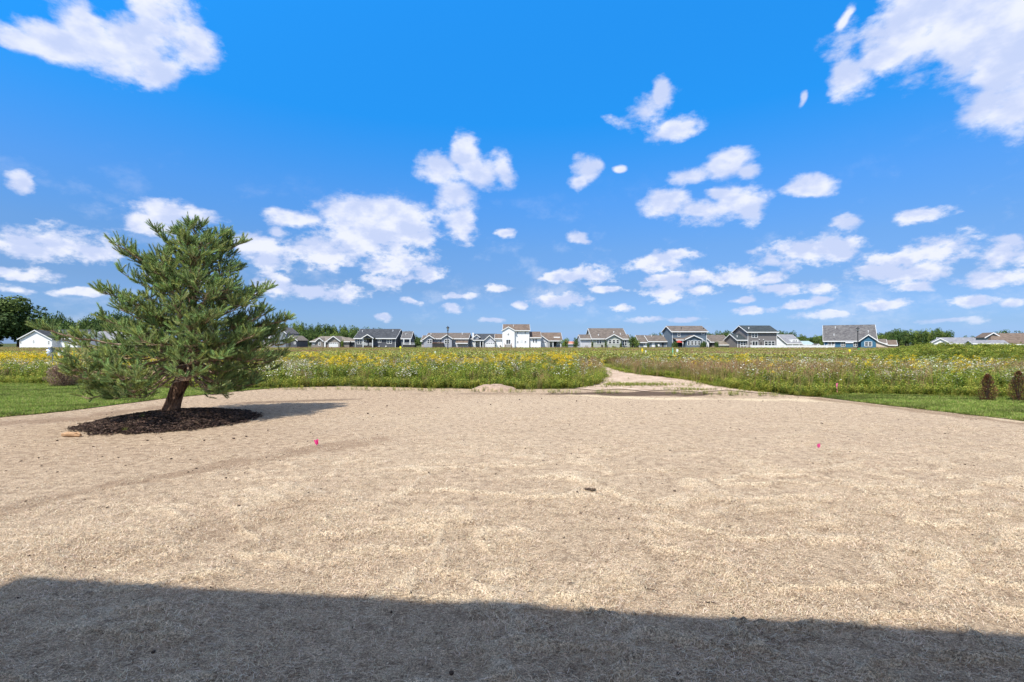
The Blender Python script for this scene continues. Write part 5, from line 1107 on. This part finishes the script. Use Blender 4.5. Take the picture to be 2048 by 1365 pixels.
# H11 blue two storey
h = House('two storey blue house with a gabled sunroom of four windows', 1378, 147)
h.sgable(1344.5, 1413.5, 664, 653, D=9.5, mat='blue', roof=R_taupe, rake=.35); h.vent(1362.5, 657.5, DVENT); h.vent(1407, 658.5, DVENT)
h.fgable(1370, 1406.5, 679.5, 671.3, D=3.6, off=-3.4, mat='blue', roof=R_taupe, ax_=1388, eo=.4); h.shed(1352, 1373, 680.5, 677, D=3, off=-3, roof=R_taupe, posts=(1365.8,)); h.panel(1356, 682, 1371, 693, 0, 'sliding_door', GLASS)
for k in range(4): h.win(1374.6 + 6.9 * k, 681.8, 1380.2 + 6.9 * k, 691, -3.4, 1, 2)
h.win(1355.2, 665.5, 1360.6, 674, 0); h.win(1403, 665.8, 1408.8, 670.2, 0, 1, 1); h.win(1404, 681.5, 1410.5, 687, 0, 1, 1)
m = M(); x_, z_ = h.X(1358, -3.2), h.Z(680.5, -3.2); m.tube([(x_, -3.2, z_ - .75), (x_, -3.2, z_)], [1.15, .04], 8); m.obj('umbrella', REDM, h.r, colours=False)  # open red umbrella beside the sunroom
# H12
h = House('low taupe roofed house with a long lean-to between the blue and charcoal houses', 1440, 150)
h.sgable(1417, 1458, 684.8, 671, D=9, off=3, mat='tanw', roof=R_taupe); h.fgable(1405, 1421, 684, 676, D=3, off=2.2, mat='white', roof=R_taupe, ax_=1412); h.shed(1437.5, 1475, 690.5, 683.3, D=3.2, off=-.8, roof=R_tan); h.wall(1438.5, 1474, 690.7, D=2.6, off=-.4, mat='sage', name='lean_to_wall'); h.panel(1419, 686, 1424, 694, 3, 'door', DARKW)
# H13 charcoal two storey
h = House('charcoal two storey house with white framed windows behind the fence', 1515, 143)
h.sgable(1495.5, 1553.8, 665, 652.3, D=9.5, mat='taupe', roof=R_char, rake=.4, gmat='black'); h.vent(1497.5, 658, r=.26); h.sgable(1475, 1495.3, 681, 668.8, D=8.5, off=.6, mat='taupe', roof=R_char, rake=.35); h.vent(1474.5, 674.5, r=.24)
h.win(1503, 666.2, 1515.3, 676, 0, 2); h.win(1504, 682.3, 1516, 693, 0, 2, 1, name='french_door'); h.win(1528.5, 682.4, 1550, 692, 0, 3); h.win(1480.4, 683, 1492, 692, .6, 2)
for p_ in ((1502.3, 684.4), (1518.8, 679.5), (1527.2, 679.5)): h.block(p_[0] - .7, p_[0] + .7, p_[1] - .8, p_[1] + .8, -.2, .15, WHITE, 'wall_lamp')
h.block(1521.6, 1523, 684.5, 692.5, -.15, .1, DARKW, 'downpipe')
# H14
h = House('white gabled house with a grey roof and small white dormer behind the fence', 1580, 152)
h.sgable(1558, 1602, 688, 670.2, D=10, off=1, mat='white', roof=R_lgrey); h.fgable(1536, 1575, 688.8, 671, D=3.5, off=.3, mat='white', roof=R_lgrey, ax_=1554.5); h.block(1582, 1597, 679.3, 685, 1.4, 3, WHITE, 'dormer')
for k in range(3): h.win(1585 + 3.2 * k, 680.6, 1587.4 + 3.2 * k, 683.4, 1.4, 1, 1, fw=.06)
h = House('small far house with a pale teal roof beyond the white fence', 1618, 200); h.sgable(1608, 1629, 690, 683, D=9, mat='cream', roof=mat_plain('teal_roof', (0.30, 0.38, 0.38), .9, .1, .1)); 
h = House('little white peaked playhouse roof standing behind the white fence', 1636.7, 146, name='shed', cat='shed'); h.fgable(1631.5, 1642.5, 693.3, 688.6, D=2.5, off=0, mat='taupe', roof=R_grey, ov=.15, eo=.2)
# H15 blue shingled
h = House('bright blue house under a huge grey shingled roof behind the right lamp post', 1700, 138, rot=-.56)
h.sgable(1649, 1749.5, 683, 651.5, D=13, mat='bright', roof=R_grey, rake=.3); h.vent(1673.5, 656.5); h.vent(1669.5, 671); h.vent(1736, 665)
h.fgable(1716, 1753, 683, 670, D=6, off=-1.5, mat='bright', roof=R_grey, eo=.55); h.win(1727, 683.8, 1741.5, 693, -1.5, 2); h.win(1656, 684.3, 1670.5, 694, 0, 2); h.win(1682, 684.5, 1691, 693.5, 0, 2); h.win(1706, 684.5, 1714.5, 693.5, 0, 2)
h.shed(1690.5, 1706, 685.5, 683.5, D=1.2, off=-1.4, roof=R_lgrey); h.wall(1691.3, 1705.2, 685.8, D=1.2, off=-1.25, mat='bright', name='bay')
h = House('peach walled house with brown roofs right of the bright blue house', 1770, 150, rot=-.6); h.sgable(1751.6, 1773, 688, 679.3, D=8, off=3, mat='cream', roof=R_taupe); h.sgable(1773.5, 1792.5, 691, 681.4, D=8, off=3, mat='cream', roof=R_brown); h.fgable(1731, 1778, 691, 681.8, D=3, off=1, mat='cream', roof=R_taupe, ax_=1753)
# H16, H17
h = House('low house with a pale grey roof rising behind the right thicket', 1920, 150, rot=-.6); h.sgable(1884, 1962, 688, 676.3, D=10, mat='white', roof=R_lgrey); h.fgable(1866, 1900, 686, 677, D=5, off=-.5, mat='white', roof=R_lgrey, ax_=1883)
h = House('brown hip roofed house at the right border behind the thicket', 2020, 130, rot=-.5); h.hip(1990, 2120, 2007, 2090, 689.5, 667, D=13, off=1, mat='greenblue', roof=R_brown); h.sgable(1955, 2012, 688, 681.5, D=6, off=-1, mat='greenblue', roof=R_lgrey); h.fgable(1992, 2022, 676, 666, D=8, off=6, mat='greenblue', roof=R_brown, zb=2.5)
# more roofs outside the borders, so the row does not stop at the picture's edge
h = House('grey ranch house outside the right border', 2200, 150); h.sgable(2160, 2250, 680, 668, D=10, mat='grey', roof=R_taupe)
h = House('grey ranch house outside the left border', -120, 150); h.sgable(-170, -80, 680, 668, D=10, mat='grey', roof=R_grey)

# white vinyl fence
fY = 139; fr = root('vinyl_fence', ((1585 - 1024) / F * fY, fY, 0), 'long white vinyl fence in front of the charcoal house', 'fence'); fx = fr.location.x; k = 0; px_ = 1502.0
while px_ < 1668:
    x = (px_ - 1024) / F * fY - fx; m = M(); m.box(x - .07, x + .07, -.07, .07, -.05, 1.12); m.prism([(x - .09, 1.12), (x + .09, 1.12), (x, 1.22)], -.09, .09); m.obj('post', WHITE, fr, colours=False)
    if px_ + 13.8 < 1668:
        x2 = (px_ + 13.8 - 1024) / F * fY - fx; m = M(); m.box(x + .072, x2 - .072, -.04, .04, .90, 1.02); m.box(x + .072, x2 - .072, -.04, .04, .08, .20); m.obj('rail', WHITE, fr, colours=False)
        w = (x2 - x - .144) / 12
        pk = None
        for i in range(12): 
            if pk is None: m = M(); m.box(.006, w - .006, -.02, .02, .202, .898); pk = m.mesh('picket', WHITE, colours=False)
            o = bpy.data.objects.new('picket', pk); o.location = (x + .072 + i * w, 0, 0); link(o, fr)
    px_ += 13.8
fr = root('rail_fence', ((1490 - 1024) / F * fY, fY - .5, 0), 'short open white railing left of the charcoal house', 'fence'); fx = fr.location.x
for px_ in (1479.5, 1486, 1492, 1499.5): x = (px_ - 1024) / F * fY - fx; m = M(); m.box(x - .06, x + .06, -.06, .06, -.05, 1.0); m.obj('post', WHITE, fr, colours=False)
m = M(); x0, x1 = (1479.5 - 1024) / F * fY - fx, (1500 - 1024) / F * fY - fx; m.box(x0, x1, -.09, -.063, .78, .86); m.obj('rail', WHITE, fr, colours=False)

# house behind the viewer, whose shadow lies over the near ground
ze = 5.4; yd = lambda x: 2.90 - 0.100 * x; bh = root('house', (4.0, -6, 0), 'beige house behind the viewer that shades the near ground', 'house')
def toL(x, y): return (x - 4.0, y + 6)
ang = math.atan2(-0.105, 1.0); ux, uy = math.cos(ang), math.sin(ang); vx, vy = -uy, ux            # along the eave, and away from it
ex, ey = -3.36 - SKX * ze, 3.30 - SKY * ze                                                     # left end of the front eave
def HP(a_, b_, z): x, y = ex + ux * a_ - vx * b_, ey + uy * a_ - vy * b_; return (x - 4.0, y + 6, z)
WD, DP = 17.0, 10.0
def hbox(m, a0, a1, b0, b1, z0, z1):
    n = len(m.v); m.v += [HP(a0, b0, z0), HP(a1, b0, z0), HP(a1, b1, z0), HP(a0, b1, z0), HP(a0, b0, z1), HP(a1, b0, z1), HP(a1, b1, z1), HP(a0, b1, z1)]
    for q in ((0, 1, 2, 3), (7, 6, 5, 4), (4, 5, 1, 0), (5, 6, 2, 1), (6, 7, 3, 2), (7, 4, 0, 3)): m.f.append(tuple(n + i for i in q)); m.c.append((1, 1, 1)); m.m.append(0)
m = M(); hbox(m, .45, WD - .45, .5, DP - .5, -.1, ze - .02); m.obj('wall', mat_siding('beige_siding', (0.46, 0.42, 0.36)), bh, colours=False)
m = M(); P0 = [HP(0, 0, ze), HP(WD, 0, ze), HP(WD, DP, ze), HP(0, DP, ze)]; R0, R1 = HP(0, DP / 2, ze + 2.2), HP(WD, DP / 2, ze + 2.2)
for p_ in ([P0[0], P0[1], R1, R0], [P0[2], P0[3], R0, R1], [P0[1], P0[2], R1], [P0[3], P0[0], R0], P0[::-1]): m.poly(p_)
m.obj('roof', R_grey, bh, colours=False)
for a0, z0, z1 in ((1.5, 1.0, 2.2), (6.0, 1.0, 2.2), (11.0, 0.1, 2.2), (2.5, 3.6, 4.8), (9.5, 3.6, 4.8)):
    m = M(); hbox(m, a0, a0 + 1.5, .44, .495, z0, z1); w_ = m.obj('window', WHITE, bh, colours=False); m = M(); hbox(m, a0 + .1, a0 + 1.4, .42, .438, z0 + .1, z1 - .1); m.obj('pane', GLASS, w_, colours=False)
# ------------------------------------------------------------------ lamp posts, markers, flags
BLK = mat_plain('black_paint', (0.018, 0.018, 0.02), 0.45, 0.4, 0.2); LG = mat_plain('frosted_glass', (0.72, 0.72, 0.70), 0.3, 0.5, 0.05)
def lamp(px_, pbase, ptop, Yd, label, col=BLK):
    s_ = Yd / F; x = (px_ - 1024) * s_; h_ = CAMH + (HZ - ptop) * s_; r_ = root('lamp_post', (x, Yd, 0), label, 'lamp post', 'black lamp posts standing in the meadow')
    m = M(); m.tube([(0, 0, 0), (0, 0, .5), (0, 0, .55), (0, 0, .9), (0, 0, h_ - 1.0)], [.17, .15, .11, .09, .07], 12); m.obj('pole', col, r_, colours=False)
    m = M(); m.tube([(0, 0, h_ - 1.0), (0, 0, h_ - .95), (0, 0, h_ - .88), (0, 0, h_ - .80)], [.08, .16, .16, .10], 12); m.obj('collar', col, r_, colours=False)
    m = M(); m.tube([(0, 0, h_ - .80), (0, 0, h_ - .42)], [.11, .19], 10); g_ = m.obj('lantern_glass', LG, r_, colours=False)
    m = M(); m.tube([(0, 0, h_ - .42), (0, 0, h_ - .38), (0, 0, h_ - .22), (0, 0, h_ - .10), (0, 0, h_)], [.36, .34, .15, .05, .02], 12); m.obj('hood', col, r_, colours=False)
    for k in range(4):
        q = k * math.pi / 2 + .4; m = M(); m.tube([(.12 * math.cos(q), .12 * math.sin(q), h_ - .81), (.22 * math.cos(q), .22 * math.sin(q), h_ - .40)], [.016, .016], 4); m.obj('lantern_bar', col, r_, colours=False)
lamp(895.7, 704, 652, 91, 'black lamp post standing before the grey ranch with twin gables')
lamp(1715.6, 700, 654, 96, 'black lamp post standing before the bright blue shingled house')
def marker(name, px_, ptop, Yd, w, hgt, col, label, cat, cap=None, ring=False):
    s_ = Yd / F; x = (px_ - 1024) * s_; z1 = CAMH + (HZ - ptop) * s_; mt = mat_plain(name + '_paint', col, .6, .3, .08)
    r_ = root(name, (x, Yd, 0), label, cat); m = M(); m.tube([(0, 0, -.05), (0, 0, z1 - hgt)], [.025, .025], 6); m.obj('post', mat_plain(name + '_stake', cap or col, .7, .2, .1), r_, colours=False)
    m = M(); m.box(-w / 2, w / 2, -.04, .04, z1 - hgt, z1 - .03); m.prism([(-w / 2, z1 - .03), (w / 2, z1 - .03), (w * .25, z1), (-w * .25, z1)], -.04, .04); m.obj('cap', mt, r_, colours=False)
    if ring: m = M(); m.box(-.18, .18, -.15, .15, z1 - hgt - .42, z1 - hgt - .30); m.obj('collar', mt, r_, colours=False)
marker('marker_post', 1284.5, 697.5, 45, .13, .26, (0.85, 0.62, 0.02), 'yellow topped marker post in front of the small grey blue house', 'marker post')
marker('marker_post', 1291.5, 701.5, 44, .10, .12, (0.8, 0.8, 0.8), 'white capped marker just right of the yellow marker post', 'marker post')
marker('marker_post', 1345.5, 696.5, 45, .05, .40, (0.15, 0.60, 0.42), 'thin teal green marker post with a collar before the blue house', 'marker post', ring=True)
marker('marker_post', 1354.5, 698.6, 45, .15, .24, (0.78, 0.80, 0.80), 'small white box on a post right of the teal marker', 'marker post')
marker('marker_post', 801, 692.8, 50, .17, .22, (0.80, 0.72, 0.05), 'yellow marker by the right end of the slate house', 'marker post')
marker('marker_post', 1699.5, 699.2, 42, .14, .18, (0.85, 0.74, 0.03), 'yellow marker left of the lamp post at the blue house', 'marker post')
marker('marker_post', 870.5, 703.5, 44, .14, .16, (0.7, 0.82, 0.78), 'pale marker left of the middle lamp post', 'marker post')
marker('utility_pedestal', 1717.5, 696.5, 70, .30, .75, (0.07, 0.30, 0.09), 'green utility pedestal at the foot of the right lamp post', 'utility box')
# pink survey marks
PK = mat_plain('pink_flagging', (0.90, 0.10, 0.38), .6, .2, .12, 40); WIRE = mat_plain('wire', (0.2, 0.2, 0.2), .5, .4)
def flag(px_, ptop, pbase, wpx, label):
    x, y = G(px_, pbase); s_ = y / F; w = wpx * s_; h_ = (pbase - ptop) * s_; r_ = root('survey_flag', (x, y, float(H(x, y))), label, 'survey flag')
    m = M(); m.tube([(0, 0, 0), (.01, 0, h_)], [.0022, .0022], 5); m.obj('wire', WIRE, r_, colours=False)
    m = M(); n = 6; t = .002
    top = [(-w * .5 + w * i / n, .012 * math.sin(i * 1.7) , h_ * (1 - .10 * math.sin(i * .9))) for i in range(n + 1)]; bot = [(a_[0] * .8 + .01, a_[1] * 1.6 + .01, h_ * (.18 + .16 * math.cos(i * 1.3))) for i, a_ in enumerate(top)]
    for i in range(n): m.poly([bot[i], bot[i + 1], top[i + 1], top[i]]); m.poly([(p_[0], p_[1] + t, p_[2]) for p_ in (top[i], top[i + 1], bot[i + 1], bot[i])])
    m.obj('ribbon', PK, r_, colours=False)
flag(632, 880, 893, 9, 'bright pink survey flag on the bare yard right of the mulch ring')
flag(1637, 888, 897, 5, 'tiny pink survey flag on the right half of the yard')
x, y = G(1674, 790); r_ = root('survey_stake', (x, y, 0), 'pink survey stake at the meadow edge on the right', 'survey stake'); h_ = 23 * y / F
m = M(); m.box(-.022, .022, -.006, .006, -.02, h_); m.obj('lath', mat_plain('pink_lath', (0.75, 0.25, 0.25), .7, .2, .15, 20), r_, colours=False); m = M(); m.box(-.026, .026, -.010, .010, h_ * .72, h_ * .98); m.obj('ribbon', PK, r_, colours=False)
# metal garden spinner and white box at the left
YS = 24.0; s_ = YS / F; x = (105 - 1024) * s_; zc = CAMH + (HZ - 704) * s_; SPM = mat_plain('galvanised', (0.30, 0.34, 0.40), .4, .5, .2, 20, .6)
r_ = root('garden_spinner', (x, YS, 0), 'grey blue metal flower spinner on a pole in the left meadow', 'garden spinner'); m = M(); m.tube([(0, 0, -.05), (0, 0, zc)], [.02, .015], 8); m.obj('pole', SPM, r_, colours=False)
for k in range(10):
    q = k * 6.2832 / 10 + .2; c_, s2 = math.cos(q), math.sin(q); m = M()
    a_ = (0.04 * c_, -.05, zc + .04 * s2); e = (.27 * c_, -.08, zc + .27 * s2); p1 = (.17 * c_ - .055 * s2, -.10, zc + .17 * s2 + .055 * c_); p2 = (.17 * c_ + .055 * s2, -.03, zc + .17 * s2 - .055 * c_)
    m.poly([a_, p2, e, p1]); m.poly([(v[0], v[1] + .006, v[2]) for v in (a_, p1, e, p2)]); m.obj('petal', SPM, r_, colours=False)
m = M(); m.tube([(0, -.10, zc), (0, -.01, zc)], [.05, .05], 10); m.obj('hub', SPM, r_, colours=False)
YS2 = 26.0; s_ = YS2 / F; x = (122 - 1024) * s_; z = CAMH + (HZ - 707) * s_; r_ = root('sign_board', (x, YS2, 0), 'small white square board beside the metal flower spinner', 'sign'); m = M(); m.box(-.03, .03, -.02, .02, -.05, z + .1); m.obj('post', BROWNW, r_, colours=False)
m = M(); m.prism([(-.13, z - .12), (.13, z - .10), (.13, z + .15), (-.02, z + .10), (-.13, z + .06)], -.045, -.022); m.obj('board', WHITE, r_, colours=False)
